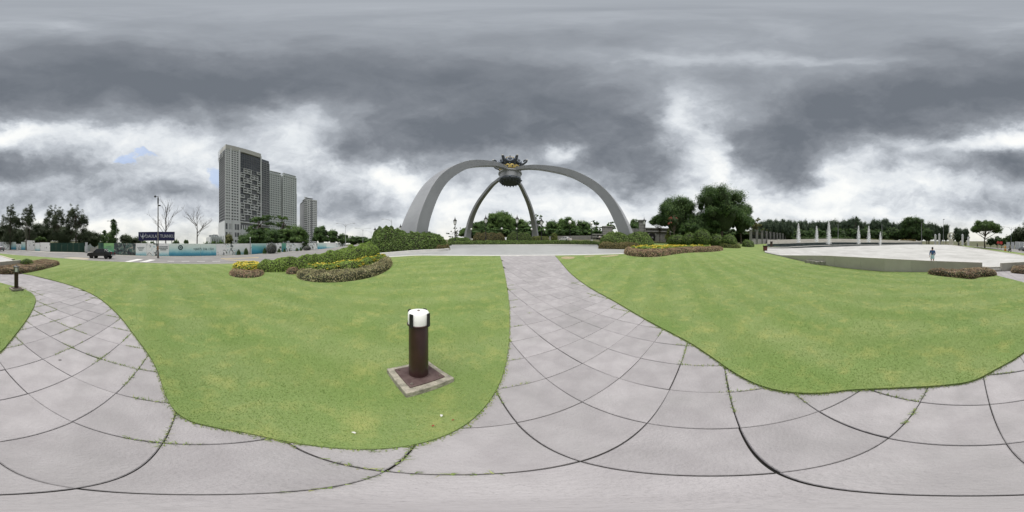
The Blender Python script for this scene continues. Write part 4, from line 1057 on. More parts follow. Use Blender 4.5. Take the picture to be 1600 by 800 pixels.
# --- feathery trees at the far side of the road
cas = 'feathery trees behind the road'
tree(16,68,322,36,'casuarina',m_lf_cas,'feathery casuarina tree closest to the edge of the wood behind the printed panels',cas,1,1.3)
tree(43,66,320,36,'casuarina',m_lf_cas,'feathery casuarina tree rising behind the rough utility pole',cas,2,1.3)
tree(86,64,321,40,'casuarina',m_lf_cas,'feathery casuarina tree behind the start of the green fence, dense plumes',cas,3,1.5)
tree(118,66,321.5,42,'casuarina',m_lf_cas,'feathery casuarina tree with splayed plumes behind the end of the green fence',cas,4,1.5)
for i, (x, d, yt, w) in enumerate(((6,82,352,44),(30,80,356,40),(60,80,350,46),(72,76,354,36),(100,80,352,44),(134,84,360,30),(148,82,362,30),(200,80,366,30),(212,85,370,30))):
    tree(x,d,yt,w,'round',m_lf_cas if i < 6 else m_lf_dark,ordw(i)+' low dark tree of the thicket under the feathery trees, counting towards the billboard','thicket behind the road fence',30+i,1.3,share='thick%d' % (i % 3))
tree(63,62,370,26,'umbrella',m_lf_mid,'small bright green spreading tree over the white printed panels',None,41,1.6)
tree(177,60,344,36,'cone',m_lf_dark,'bushy dark tree with a pointed top behind the black pickup',None,42,1.8)
tree(163,70,360,26,'cone',m_lf_dark,'smaller dark bushy tree beside the gate opening in the fence',None,43,1.6)
for i, (x, yt, w) in enumerate(((228,376.5,12),(238,377,10),(275,374,11),(291,374.5,9),(322,377.5,14),(334,377,12),(346,376,14))):
    tree(x,75,yt,w,'round',m_lf_mid,ordw(i)+' low treetop over the hoarding, counting from the billboard to the tower','treetops over the hoarding',50+i,1.5,share='peek%d' % (i % 2))
# --- trees before the towers
tree(404,62,338,62,'layered',m_lf_dark,'large tiered dark tree in front of the main tower',None,60,2.0)
tree(392,58,362,44,'round',m_lf_dark,'low dark tree at the foot of the main tower',None,61,1.8)
tree(443,66,338,46,'layered',m_lf_mid,'open tiered tree in front of the twin tower',None,62,1.1)
tree(425,60,358,44,'round',m_lf_dark,'dark tree filling the gap below the tiered trees',None,64,1.8)
tree(462,64,353,46,'round',m_lf_mid,'rounded green tree before the slim tower',None,63,1.9)
tree(358,56,366,18,'round',m_lf_pale,'small pale leafy tree at the corner of the podium',None,65,1.2)
for i, (x, yt, w) in enumerate(((502,354,26),(520,359,24),(535,365,20))):
    tree(x,78,yt,w,'round',m_lf_dark,['tallest dark tree right of the slim tower','middle dark tree in the row right of the slim tower','lowest dark tree in the row right of the slim tower'][i],None,66+i,2.0)
for i, (x, yt, w) in enumerate(((552,369,26),(566,370,24),(580,372,24))):
    tree(x,110,yt,w,'round',m_lf_dark,ordw(i)+' far dark tree below the street lamps, counting towards the tall hedge','far trees below the street lamps',70+i,1.6,share='fard%d' % (i % 2))
tree(477,60,368,14,'cone',m_lf_dark,'thin dark young tree against the hoarding under the slim tower',None,73,1.2)
# --- bare trees
def bare_tree(x, d, yt, spread, label, seed):
    rs = random.Random(seed); g = G(x, d); hgt = ZP(yt, d)-g.z; e = empty('bare_tree', g, 0, label, 'tree', 'bare trees'); tr, br = MB(), MB()
    def grow(mb, p, dirv, ln, r, lev):
        q = p+dirv*ln*.5+Vector((rs.uniform(-.05, .05), rs.uniform(-.05, .05), 0))*ln; s = q+(dirv+Vector((0, 0, .12))).normalized()*ln*.5
        mb.tube([p, q, s], [r, r*.8, r*.55], 5 if lev < 2 else 3, cap=False)
        if lev >= 4: return
        for k in range(4 if lev < 2 else 3):
            a = rs.uniform(0, 6.28); t = rs.uniform(.35, 1.0); o = (p.lerp(q, t*2) if t < .5 else q.lerp(s, t*2-1))
            nd = (dirv*.85+Vector((math.cos(a), math.sin(a), .15))*spread*(.9 if lev else .75)).normalized()
            grow(br, o, nd, ln*rs.uniform(.42, .62), r*.45, lev+1)
    tr.tube([(0, 0, -.3), (.03, 0, hgt*.25), (0, .05, hgt*.5)], [.30, .22, .19], 8)
    grow(tr, Vector((0, .05, hgt*.48)), Vector((.02, 0, 1)), hgt*.36, .16, 1)
    for k in range(7):
        a = k*.9+rs.uniform(-.3, .3); nd = Vector((math.cos(a)*spread, math.sin(a)*spread, .75)).normalized()
        grow(br, Vector((0, .02, hgt*rs.uniform(.32, .6))), nd, hgt*rs.uniform(.26, .36), .10, 1)
    tr.build('trunk', m_dead, e, smooth=True); br.build('branches', m_dead, e)
bare_tree(259,62,311,.50,'leafless tree behind the navy billboard, upright twigs',5)
bare_tree(308,60,320,.85,'leafless tree between the billboard and the main tower, wide forked branches',9)
# --- trees behind the arch
bk = 'trees behind the arch'
tree(784,95,332,56,'dome',m_lf_mid,'tall domed tree in the middle behind the arch',bk,80,1.7)
tree(755,92,346,44,'round',m_lf_dark,'lower tree beside the domed tree, towards the rear leg and hedge',bk,81,1.6)
tree(812,95,344,38,'round',m_lf_mid,'tree behind the lantern post under the crown, right of the dome',bk,82,1.6)
tree(733,98,354,34,'round',m_lf_mid,'dark tree partly behind the rear arch leg nearest the hedge',bk,83,1.4)
tree(711,104,355,30,'layered',m_lf_cas,'thin open tree behind the lantern post by the tall hedge',bk,84,.7)
tree(840,98,337,40,'layered',m_lf_dark,'open feathery tree behind the rear arch leg',bk,85,1.1)
tree(864,96,345,34,'round',m_lf_dark,'dark rounded tree left of the white car',bk,86,1.7)
tree(886,94,341,36,'dome',m_lf_mid,'peaked dark tree right behind the white car',bk,87,1.7)
tree(910,96,346,34,'round',m_lf_dark,'dark tree between the two tall globe lamps',bk,88,1.7)
tree(932,98,344,32,'layered',m_lf_dark,'open-topped tree beside the globe lamp and the stone gate',bk,89,1.5)
tree(952,104,346,26,'layered',m_lf_mid,'sparse tree showing behind the front arch leg',bk,90,1.2)
tree(992,100,343,24,'round',m_lf_dark,'dark tree just right of the front arch leg',bk,91,1.6)
for i, (x, yt, w) in enumerate(((745,358,40),(775,356,40),(800,357,40),(825,356,36),(850,356,40),(875,357,40),(900,357,40),(925,358,34),(945,360,30),(1000,360,26))):
    tree(x,84,yt,w,'round',m_lf_dark,ordw(i)+' low understorey tree behind the arch, counting from the tall hedge','understorey behind the arch',100+i,1.5,share='under%d' % (i % 3))
for i, (x, yt, w) in enumerate(((1548,371,16),(1558,369,18),(1582,370,18),(1596,369,20))):
    tree(x,105,yt,w,'round',m_lf_blue,ordw(i)+' far hazy tree beyond the road, counting from the rain tree','far hazy trees beyond the road',430+i,1.4,share='hazy%d' % (i % 2))
# --- the two big trees right of the arch
tree(1127,42,292,88,'dome',m_lf_dark,'largest dense dark tree with a cauliflower crown right of the arch',None,120,2.6,.9)
tree(1057,43,308,60,'dome',m_lf_dark,'second large dark tree beside the stone gatehouse',None,121,2.4,.9)
tree(1158,46,318,42,'round',m_lf_dark,'dark tree crown bulging from the far side of the largest tree',None,122,2.2,.9)
tree(1031,47,336,34,'umbrella',m_lf_dark,'open spreading boughs of a small tree over the gatehouse',None,123,.9,.8)
tree(1092,40,336,70,'round',m_lf_dark,'low shadowed tree filling the gap between the two large trees',None,124,2.2,.9)
tree(1183,52,340,34,'layered',m_lf_pale,'pale yellowish feathery tree beside the stone fence',None,125,1.3,.9)
tree(1044,38,357,15,'cone',m_lf_yel,'upright yellow-green shrub tree by the gatehouse',None,126,2.0)
tr_ = tree(1053,36.5,337,20,'umbrella',m_pink,'small tree with red blossom clusters before the large dark trees',None,127,.16,.9)
for i, (x, yt, w) in enumerate(((1036,360,34),(1062,358,36),(1088,356,36),(1112,356,36),(1136,357,36),(1158,358,34),(1176,362,28))):
    tree(x,58,yt,w,'round',m_lf_dark,ordw(i)+' shadowed low tree behind the rounded shrubs, counting from the gatehouse','low trees behind the rounded shrubs',400+i,1.5,share='low%d' % (i % 3))
# --- wooded hill behind the fountains
hill = 'wooded hill behind the fountain plaza'
rsx = np.random.RandomState(77)
top = [(1180,350),(1200,343),(1225,342),(1240,346),(1260,344),(1290,343),(1320,341),(1336,340),(1345,346),(1362,343),(1385,341),(1400,346),(1426,341),(1445,345),(1455,351),(1462,350),(1470,354),(1478,351),(1490,356),(1510,355)]
k = 0
for x in np.arange(1184, 1452, 9.5):
    yt = float(np.interp(x, [t[0] for t in top], [t[1] for t in top]))+rsx.uniform(-.5, 4); d = rsx.uniform(118, 135)
    tree(x, d, yt, rsx.uniform(17, 26), 'round', m_lf_blue, ordw(k)+' tree of the wooded skyline behind the fountains, counting from the stone fence', hill, 140+k, 1.5, share='hill%d' % (k % 5)); k += 1
for k2, x in enumerate(np.arange(1196, 1450, 12)):
    d = rsx.uniform(96, 106); yt = rsx.uniform(355, 361)
    tree(x, d, yt, rsx.uniform(20, 28), 'round', m_lf_dark, ordw(k2)+' lower tree in front of the wooded skyline, counting from the stone fence', 'front row of the wood behind the fountains', 180+k, 1.5, share='hillf%d' % (k % 3)); k += 1
for i, (x, yt, w) in enumerate(((1201,343,17),(1212,344,16),(1223,342.5,17),(1233,345,15))):
    tree(x,85,yt,w,'round',m_lf_blue,ordw(i)+' slender dark conifer beyond the stone fence, counting towards the fountains','conifer row beyond the stone fence',210,1.7,share='con')
tree(1337,112,338.5,16,'layered',m_lf_blue,'tree standing above the wooded line, between the third and fourth jets',None,215,1.5)
tree(1427,100,339.5,40,'round',m_lf_dark,'broad tree crowning the wood behind the grey light mast',None,216,1.7)
for i, (x, yt, w) in enumerate(((1452,352,15),(1462,350,15),(1470,354,13),(1478,350.5,14),(1497,356,22),(1507,357,16))):
    tree(x,125,yt,w,'round',m_lf_blue,ordw(i)+' small far tree around the crescent emblem, counting towards the rain tree','far trees around the crescent emblem',220+int(w),1.6,share='cres%d' % int(w > 15.5))
tree(1539,52,345,58,'umbrella',m_lf_mid,'broad umbrella-shaped rain tree on the verge beyond the plaza',None,230,2.4,.85)
for i, (x, yt, w) in enumerate(((1565,372,20),(1575,368,18),(1588,363,26),(1602,356,30))):
    tree(x,88,yt,w,'round',m_lf_dark,ordw(i)+' dark tree across the road, counting from the rain tree','trees across the road beyond the motorcycle',240,1.6,share='far2')

# ================================================================== hedges, shrubs and flower beds
def mound(poly, hf, er, step, seed=0, rough=.08):
    poly = resample(poly, step); A = np.array(poly); lo, hi = A.min(0), A.max(0); rs = np.random.RandomState(seed)
    gx, gy = np.meshgrid(np.arange(lo[0], hi[0], step), np.arange(lo[1], hi[1], step)); pts = np.stack([gx.ravel(), gy.ravel()], 1)+rs.uniform(-.2, .2, (gx.size, 2))*step
    pts = pts[pip(pts[:, 0], pts[:, 1], A)]; e = edist(pts[:, 0], pts[:, 1], A); pts = pts[e > step*.5]
    T = np.roll(A, -1, 0)-np.roll(A, 1, 0); T /= np.linalg.norm(T, axis=1, keepdims=True)+1e-9
    area = .5*np.sum(A[:, 0]*np.roll(A[:, 1], -1)-A[:, 1]*np.roll(A[:, 0], -1)); N = np.stack([-T[:, 1], T[:, 0]], 1)*np.sign(area)
    ins = np.vstack([A+N*er*.06, A+N*er*.22]); ins = ins[pip(ins[:, 0], ins[:, 1], A)]; ins = ins[edist(ins[:, 0], ins[:, 1], A) > er*.04]
    V, F = triangulate(poly, np.vstack([pts, ins]))
    e = edist(V[:, 0], V[:, 1], A); q = 1-np.minimum(e/er, 1); hh = np.sqrt(np.maximum(0, 1-q**2.2))
    wob = 1+rough*(np.sin(V[:, 0]*2.9+seed)+np.sin(V[:, 1]*3.7+2*seed)+np.sin((V[:, 0]+V[:, 1])*6.1))
    Z = H(V[:, 0], V[:, 1])+hf(V[:, 0], V[:, 1])*hh*wob-.02
    return np.column_stack([V, Z]), F
def cover(name, V, F, n, leaf, lf, rs, parent=None, lift=.5, tb=.45, ts=.17, core=None, asp=.6, up=0, patchy=.15):
    C, N = scatter_on(V, F, n, rs); C = C+N*rs.uniform(-.3, 1.0, (n, 1))*leaf*lift
    pz = np.sin(C[:, 0]*3.1+1.7*np.sin(C[:, 1]*2.3))*np.sin(C[:, 1]*2.7+C[:, 2]*3.1)
    t = tb+patchy*pz+rs.normal(0, ts, n)
    NN = N*.8+rs.normal(size=(n, 3))*.6+np.array([0, 0, .3])
    return link(name, leafmesh(name, C, NN, leaf*rs.uniform(.6, 1.4, n), t, rs, asp=asp, up=up), lf, parent)
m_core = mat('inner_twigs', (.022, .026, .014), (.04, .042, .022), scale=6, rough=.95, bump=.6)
def recenter(e):
    for o in e.children:
        o.data.transform(Matrix.Translation(-e.location))
def planting(name, px, hf, er, leaf, dens, lf, label, cat, step=.25, seed=0, in_d=True, **kw):
    poly = [XY(*p) if in_d else Gy(*p) for p in px]; poly = smooth_line(poly, 2, True); rs = np.random.RandomState(seed+5)
    if not callable(hf): hv = hf; hf = lambda x, y: np.full(np.shape(x), hv)
    V, F = mound(poly, hf, er, step, seed); c = V.mean(0); e = empty(name, (c[0], c[1], h(c[0], c[1])), 0, label, cat)
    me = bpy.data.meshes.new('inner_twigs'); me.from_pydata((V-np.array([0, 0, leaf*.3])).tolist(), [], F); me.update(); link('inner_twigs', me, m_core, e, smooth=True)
    T = V[np.array([f[:3] for f in F])]; area = np.linalg.norm(np.cross(T[:, 1]-T[:, 0], T[:, 2]-T[:, 0]), axis=1).sum()/2
    cover('leaves', V, F, int(area*dens), leaf, lf, rs, e, **kw)['kind'] = 'stuff'
    return e, V, F, rs
def xpx(x, y): return (np.degrees(np.arctan2(x, y))/.225+800) % 1600
def byx(xs, hs): return lambda x, y: np.interp(xpx(x, y), xs, hs)
# clipped bright hedge behind the marigolds
e, *_ = planting('hedge', [(396,12.0),(408,11.2),(440,11.0),(480,11.4),(530,11.7),(570,12.2),(590,13.0),(596,14.2),(585,15.2),(540,14.6),(480,14),(420,13.6)],
         byx([390,420,455,500,540,570,600], [.78,.80,.90,1.02,1.22,1.42,1.40]), .75, .085, 420, m_lf_hedge, 'clipped bright green hedge rising behind the yellow flower beds', 'hedge', .22, 3)
recenter(e)
# marigold beds with a russet border
def bed(border, inner, blooms, label, seed, hb=.28, hi_=.42, dens_b=420, lf=m_lf_red, cat='flower bed', bdens=16, leaf=.07, bsize=.085, core_h=None):
    poly = smooth_line([Gy(*p) if p[1] > 300 else XY(*p) for p in border], 2, True); rs = np.random.RandomState(seed)
    V, F = mound(poly, lambda x, y: np.full(np.shape(x), hb), .22, .16, seed, .1); c = V.mean(0); e = empty('flower_bed', (c[0], c[1], h(c[0], c[1])), 0, label, cat)
    me = bpy.data.meshes.new('soil'); me.from_pydata((V-np.array([0, 0, .04])).tolist(), [], F); me.update(); link('stems', me, m_core, e, smooth=True)
    T = V[np.array([f[:3] for f in F])]; ar = np.linalg.norm(np.cross(T[:, 1]-T[:, 0], T[:, 2]-T[:, 0]), axis=1).sum()/2
    cover('border_plants', V, F, int(ar*dens_b), leaf, lf, rs, e, up=1.0, asp=.5, ts=.24)['kind'] = 'stuff'
    for pl in inner:
        poly = smooth_line([Gy(*p) if p[1] > 300 else XY(*p) for p in pl], 2, True)
        V, F = mound(poly, lambda x, y: np.full(np.shape(x), hi_), .25, .16, seed+1, .08)
        T = V[np.array([f[:3] for f in F])]; ar = np.linalg.norm(np.cross(T[:, 1]-T[:, 0], T[:, 2]-T[:, 0]), axis=1).sum()/2
        me = bpy.data.meshes.new('soil'); me.from_pydata((V-np.array([0, 0, .04])).tolist(), [], F); me.update(); link('stems', me, m_core, e, smooth=True)
        cover('leaves', V, F, int(ar*380), .075, m_lf_hedge, rs, e, tb=.55)['kind'] = 'stuff'
        if blooms:
            n = int(ar*bdens); C, N = scatter_on(V, F, n, rs); cl = np.sin(C[:, 0]*3.1+1)*np.sin(C[:, 1]*3.7) > -.25; C = C[cl]; n = len(C)
            C = C+np.array([0, 0, 1])*rs.uniform(.02, .07, (n, 1)); Vq = []; tq = []
            for k in range(7):      # each bloom is a little rosette of petals
                a = rs.uniform(0, 6.28, n); sz = bsize*rs.uniform(.7, 1.25, n); dirv = np.stack([np.cos(a), np.sin(a), rs.uniform(.1, .9, n)], 1)
                side = np.stack([-np.sin(a), np.cos(a), a*0], 1)*(sz*.45)[:, None]; tip = C+dirv*(sz*.75)[:, None]
                Vq.append(np.stack([C, tip*.6+C*.4+side, tip, tip*.6+C*.4-side], 1)); tq.append(np.clip(.62+rs.normal(0, .25, n), 0, 1))
            o = link('blossoms', quads('blossoms', np.vstack(Vq), np.concatenate(tq), 4), m_blossom, e); o['kind'] = 'stuff'
    recenter(e); return e
bed([(357,429),(364,433.5),(385,435.5),(408,433),(414,427),(406,421),(378,419),(361,423)], [[(362,423),(385,427),(408,424),(408,417.5),(384,414.5),(366,417)]], True, 'small round bed of yellow marigolds with russet edging at the hedge end', 31, hb=.22, hi_=.42, bdens=48, bsize=.10)
bed([(462,430),(466,437),(485,441),(512,442.5),(546,440.5),(580,434.5),(604,425),(614,414),(611,406),(598,408),(586,417),(560,425),(520,430),(485,428),(470,426)],
    [[(472,425),(500,428.5),(540,425),(575,417.5),(600,408.5),(606,403.5),(592,404),(565,408),(520,413),(485,417)]], True, 'large curved bed of yellow marigolds with bronze edging below the hedge', 33, hb=.34, hi_=.46, lf=m_lf_bronze, bdens=12, bsize=.13)
bed([(444,428),(456,430),(466,428),(466,422),(455,421)], [], False, 'small clump of russet plants between the two marigold beds', 34, hb=.3, cat='plant bed')
bed([(974,396),(980,399.5),(1000,402.3),(1030,402),(1052,398),(1075,395),(1100,394.5),(1124,393),(1132,390.5),(1120,389.2),(1095,390.6),(1070,391),(1045,393.5),(1020,396),(995,394.5),(980,391)],
    [[(980,391.5),(1000,395),(1020,396.5),(1047,393.8),(1070,391.2),(1096,390.8),(1120,389.4),(1118,22.5),(1085,23.5),(1050,23),(1012,21.5),(990,19)]], True, 'long wavy bed of yellow flowers with red-brown edging before the large trees', 35, hb=.42, hi_=.5, bdens=9, bsize=.17, leaf=.085)
bed([(1578,426),(1590,427.5),(2,428.6),(22,428.8),(45,426.6),(70,421),(92,414.8),(94,412),(80,409.5),(60,409.3),(46,412),(33,416.5),(18,420),(0,421),(1582,421.5)], [], False, 'russet plant bed behind the bollard light with the lantern cap', 36, hb=.34, cat='plant bed')
bed([(1447,428.3),(1470,432),(1500,435),(1522,437.3),(1528,434),(1545,433),(1558,431),(1556,427.5),(1542,425),(1520,425.5),(1505,428.3),(1480,428),(1455,426.3)], [], False, 'russet plant bed along the foot of the plaza wall by the steps', 37, hb=.36, cat='plant bed')
# hedges round the arch feet and the plaza
e, *_ = planting('hedge', [(575,19.2),(588,17.8),(620,17.1),(660,17.3),(690,18.3),(700,20),(700,23.5),(650,24.5),(600,25),(577,23)], byx([570,585,600,620,645,660,690,705], [1.9,2.8,3.0,2.5,1.9,2.1,1.8,1.2]), 1.7, .16, 150, m_lf_dhedge, 'tall dark green hedge around the arch foot with a rounded end', 'hedge', .4, 7); recenter(e)
e, *_ = planting('hedge', [(676,17.6),(690,17.9),(700,19.2),(704,20.4),(699,20.6),(688,18.8)], .75, .35, .10, 330, m_lf_rust, 'low rusty groundcover at the tip of the tall hedge', 'hedge', .25, 8); recenter(e)
e, *_ = planting('hedge', [(936,23.6),(950,22.8),(975,22.8),(996,23.4),(1022,25),(1024,28),(990,30),(950,29),(936,26)], byx([930,950,975,981,990,1005,1024], [1.6,2.2,2.1,1.6,2.2,2.3,1.4]), 1.4, .15, 170, m_lf_dhedge, 'rounded green hedge hiding the foot of the nearer arch leg by the gate', 'hedge', .4, 9, tb=.6); recenter(e)
e, *_ = planting('hedge', [(934,22.6),(942,21.6),(960,21.3),(985,21),(1000,21.2),(1000,22.6),(975,22.9),(950,23),(938,23.8)], .85, .45, .11, 300, m_lf_rust, 'low rusty green border hedge in front of the rounded hedge by the gate', 'hedge', .3, 10, tb=.62); recenter(e)
e, *_ = planting('hedge', [(700,34.6),(720,35.2),(760,36),(800,36.4),(860,37),(900,36.8),(936,34.8),(938,36.6),(900,39),(860,39.6),(800,39),(750,38.6),(700,37)], .85, .5, .16, 140, m_lf_dhedge, 'long low hedge along the far kerb of the arch plaza', 'hedge', .45, 11, tb=.55); recenter(e)
e, *_ = planting('hedge', [(738,47),(755,46),(775,46),(790,47),(788,50),(760,51),(740,50)], 2.3, 1.2, .22, 60, m_lf_rust, 'brownish red shrubbery beyond the low hedge, beside the rear arch leg', 'shrubs', .6, 12); recenter(e)
e, *_ = planting('hedge', [(788,47),(805,46),(830,47),(832,50),(800,51)], 2.5, 1.3, .22, 60, m_lf_dhedge, 'dark green shrubbery beyond the low hedge under the crown', 'shrubs', .6, 13); recenter(e)
e, *_ = planting('hedge', [(700,40),(718,40),(735,44),(735,48),(700,46)], 1.1, .7, .2, 80, m_lf_dhedge, 'low green shrubs between the tall hedge and the rear arch leg', 'shrubs', .5, 14); recenter(e)
e, *_ = planting('hedge', [(828,50),(845,46),(858,47),(858,51),(835,53)], 1.3, .8, .2, 70, m_lf_yel, 'low yellowish shrubs at the rear arch leg nearer the car', 'shrubs', .5, 15); recenter(e)
e, *_ = planting('hedge', [(1120,27),(1140,26),(1158,28),(1156,30),(1135,30),(1120,29)], .7, .5, .16, 130, m_lf_yel, 'low bright yellow-green groundcover at the foot of the largest tree', 'shrubs', .4, 16); recenter(e)
e, *_ = planting('hedge', [(1160,33),(1172,33),(1180,37),(1172,40),(1160,38)], 1.3, .7, .18, 90, m_lf_dhedge, 'small green shrubs beside the end of the stone fence', 'shrubs', .4, 17); recenter(e)
# single rounded shrubs
def shrub(x, d, yt, wpx, lf, label, group=None, seed=0, flat=1.0, leaf=None, dens=1.0, name='shrub', cone=False):
    g = G(x, d); hgt = ZP(yt, d)-g.z; w = wpx*R(.225)*d; rs = np.random.RandomState(seed+300); e = empty(name, g, 0, label, 'shrub', group)
    mb = MB(); k = 9; prof = [(w/2*math.sin(math.pi*min(1, .12+.88*(i/k)))**.55*(1 if not cone else (1-.75*i/k))+.01, hgt*i/k) for i in range(k+1)]; prof[-1] = (.03, hgt); mb.lathe(prof, 14)
    vs, fs = mb.v, []
    for f in mb.f:
        for i in range(1, len(f)-1): fs.append((f[0], f[i], f[i+1]))
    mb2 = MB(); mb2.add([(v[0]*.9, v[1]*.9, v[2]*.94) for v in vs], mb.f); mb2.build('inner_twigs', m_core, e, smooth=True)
    V = np.array(vs); leaf = leaf or (.05+.0045*d); C, _ = scatter_on(V, fs, int(dens*5.5*(w*hgt*2.6)/(leaf*leaf)), rs)
    N = C/np.array([w, w, hgt])-np.array([0, 0, .4]); C = C*(1+rs.normal(0, .05, (len(C), 1)))
    link('leaves', leafmesh('leaves', C, N*2+rs.normal(size=C.shape)*.5, leaf*rs.uniform(.6, 1.4, len(C)), .45+.18*np.sin(C[:, 0]*3+C[:, 2]*4)+rs.normal(0, .16, len(C)), rs), lf, e)['kind'] = 'stuff'
shrub(42,14.5,404.5,20,m_lf_dhedge,'dark green rounded shrub at the end of the short plaza wall',None,1,leaf=.09)
for x, d, yt, w, lab in ((1058,29,367,30,'low rounded shrub nearest the yellow-green shrub tree'),(1077,28,364,24,'middling rounded shrub beside the tallest clipped shrub'),(1097,27.5,358.5,27,'tallest rounded clipped shrub before the large trees'),(1119,28,366,22,'rounded shrub in the gap right of the tallest clipped shrub'),(1139,28,366.5,24,'last rounded clipped shrub towards the open lawn')):
    shrub(x,d,yt,w,m_lf_dhedge,lab,'rounded shrubs before the large trees',int(x),dens=.8)
shrub(866,44,364,10,m_lf_yel,'lone yellow-green bush between the rear arch leg and the white car',None,3)
hs = 'dark shrubs in front of the hoarding'
for x, d, yt, w, lab, lf in ((373,43.5,389.5,8,'low dark shrub closest to the main blue hoarding panels',m_lf_dark),(384.5,44,387,9,'pointed dark shrub before the pale hoarding panel by the thin pole',m_lf_dark),(413.5,47,387,8,'dark shrub against the deep teal hoarding panel',m_lf_dark),
                             (436,51,388,7,'yellowish dark shrub beside the silvery shrub',m_lf_mid),(444.5,52.5,388,5,'small dark shrub before the green hoarding panel',m_lf_dark),(464,55,387,6,'tiny dark shrub of the far pair, nearer one',m_lf_dark),(470,56,386,5,'tiny dark shrub of the far pair, farther one',m_lf_dark)):
    shrub(x,d,yt,w,lf,lab,hs,int(x),cone=True,leaf=.16)
shrub(424,47,379,17,m_grey,'silvery grey leafy shrub leaning on the hoarding',None,9,leaf=.2,dens=.6)
shrub(480,57,384,12,m_grey,'grey bush by the hoarding above the clipped hedge',None,10,leaf=.2,dens=.6)
e, *_ = planting('hedge', [(1405,84),(1432,83),(1432,88),(1405,88)], 2.6, 1.0, .3, 30, mat('x', (0, 0, 0)) if False else leafmat('leaves_gold', GRN((.14, .10, .02), (.28, .21, .05), (.40, .32, .10))), 'yellow shrubs in front of the wooded hill', 'shrubs', .8, 18); recenter(e)
e, *_ = planting('hedge', [(1236,82),(1290,80),(1335,80),(1335,86),(1290,86),(1236,88)], 3.2, 1.5, .35, 22, m_lf_mid, 'long green hedge behind the first three fountain jets', 'hedge', .9, 19); recenter(e)
e, *_ = planting('hedge', [(1340,82),(1400,84),(1400,90),(1340,88)], 2.6, 1.5, .35, 22, m_lf_yel, 'light green hedge behind the last three fountain jets', 'hedge', .9, 20); recenter(e)

e, *_ = planting('hedge', [(1030,62),(1080,60),(1130,60),(1180,62),(1182,66),(1130,65),(1080,65),(1030,67)], 3.6, 1.6, .34, 24, m_lf_dark, 'dark undergrowth behind the trunks of the large trees', 'shrubs', .9, 22); recenter(e)

# ================================================================== towers beyond the hoarding
m_glz = mat('dark_glazing', (.045, .05, .06), (.085, .095, .11), scale=.25, rough=.15, spec=.6)
m_glz2 = mat('grey_glazing', (.10, .115, .12), (.16, .175, .18), scale=.25, rough=.2, spec=.6)
m_tw = mat('tower_white', (.55, .57, .585), (.61, .63, .645), scale=.05, rough=.8)
m_tg = mat('tower_grey', (.20, .21, .225), (.25, .26, .275), scale=.05, rough=.8)
m_tl = mat('tower_pale_green', (.46, .50, .50), (.53, .57, .57), scale=.05, rough=.8)
def frame(x0, d0, x1, d1):
    a, b = Vector(XY(x0, d0)), Vector(XY(x1, d1)); u = b-a; return a, u.length, math.atan2(u.y, u.x)
def facade(mb_p, mb_b, x0, x1, y0, z0, z1, storey, bay, pw, sh, dep=.45, side=None):
    """piers and floor bands standing proud of a glazed core; side: x of a side face running in y instead"""
    nb = max(1, round((x1-x0)/bay)); bw = (x1-x0)/nb; nf = max(1, round((z1-z0)/storey)); st = (z1-z0)/nf
    for i in range(nb+1):
        c = (x0+i*bw, y0-dep*.5, (z0+z1)/2) if side is None else (side[0]+side[1]*dep*.5, x0+i*bw, (z0+z1)/2)
        mb_p.box(c, (pw, dep, z1-z0) if side is None else (dep, pw, z1-z0))
    for k in range(nf+1):
        z = z0+k*st
        c = ((x0+x1)/2, y0-dep*.5+.03, z) if side is None else (side[0]+side[1]*(dep*.5-.03), (x0+x1)/2, z)
        mb_b.box(c, (x1-x0, dep*.92, sh) if side is None else (dep*.92, x1-x0, sh))
# --- main tower
a, Lw, rz = frame(352, 140, 421, 165); e = empty('tower_block', (a.x, a.y, 1.9), rz, 'tallest grey and white apartment tower with a dark glass top and staggered balconies', 'tower'); K = Lw/48
MB().box((24*K, 7.5, 54), (47.6*K, 14, 108)).build('glazing', m_glz, e)
pm, bm_ = MB(), MB()
facade(pm, bm_, 0, 4.5*K, 0, 31, 108, 2.75, 1.5, .55, 1.5); facade(pm, bm_, 5.4*K, 13*K, 0, 31, 108, 2.75, 2.5, .8, 1.45)
p1 = pm.build('window_piers', m_tw, e); p1['kind'] = 'stuff'; b1 = bm_.build('floor_bands', m_tw, e); b1['kind'] = 'stuff'
pm, bm_ = MB(), MB(); facade(pm, bm_, 14.2*K, 36.6*K, .5, 31, 88, 2.75, 7.4, .35, .5, .4); facade(pm, bm_, 37.6*K, 48*K, .5, 31, 104, 2.75, 3.4, .6, .9, .4)
o = pm.build('mullions', m_tg, e); o['kind'] = 'stuff'; o = bm_.build('floor_slabs', m_tg, e); o['kind'] = 'stuff'
pm, bm_ = MB(), MB(); facade(pm, bm_, 14.2*K, 36.6*K, .5, 88.5, 107, 3.1, 2.5, .14, .22, .3); o = pm.build('curtain_wall_mullions', m_tg, e); o['kind'] = 'stuff'; o = bm_.build('curtain_wall_transoms', m_tg, e); o['kind'] = 'stuff'
fin = MB()
for x in (4.95, 13.6, 37.1): fin.box((x*K, -.35, 56), (1.0 if x < 30 else .8, 1.6, 108))
fin.build('fins', m_tw, e)
bal = MB(); rsb = np.random.RandomState(8)
for k in range(20):
    z = 33+k*2.75
    for c in range(3):
        cx = 17.5+7.4*c+(2.4 if (k//2+c) % 2 else -.6)+rsb.uniform(-.3, .3)
        if rsb.rand() < .12: continue
        w = 4.4
        for (dx, dz, sx, sz) in ((0, 0, w, .9), (0, 2.35, w, .4), (-w/2+.2, 1.2, .4, 2.5), (w/2-.2, 1.2, .4, 2.5)): bal.box((cx*K+dx, -.35, z+dz), (sx, 1.1, sz))
o = bal.build('balconies', m_tw, e); o['kind'] = 'stuff'
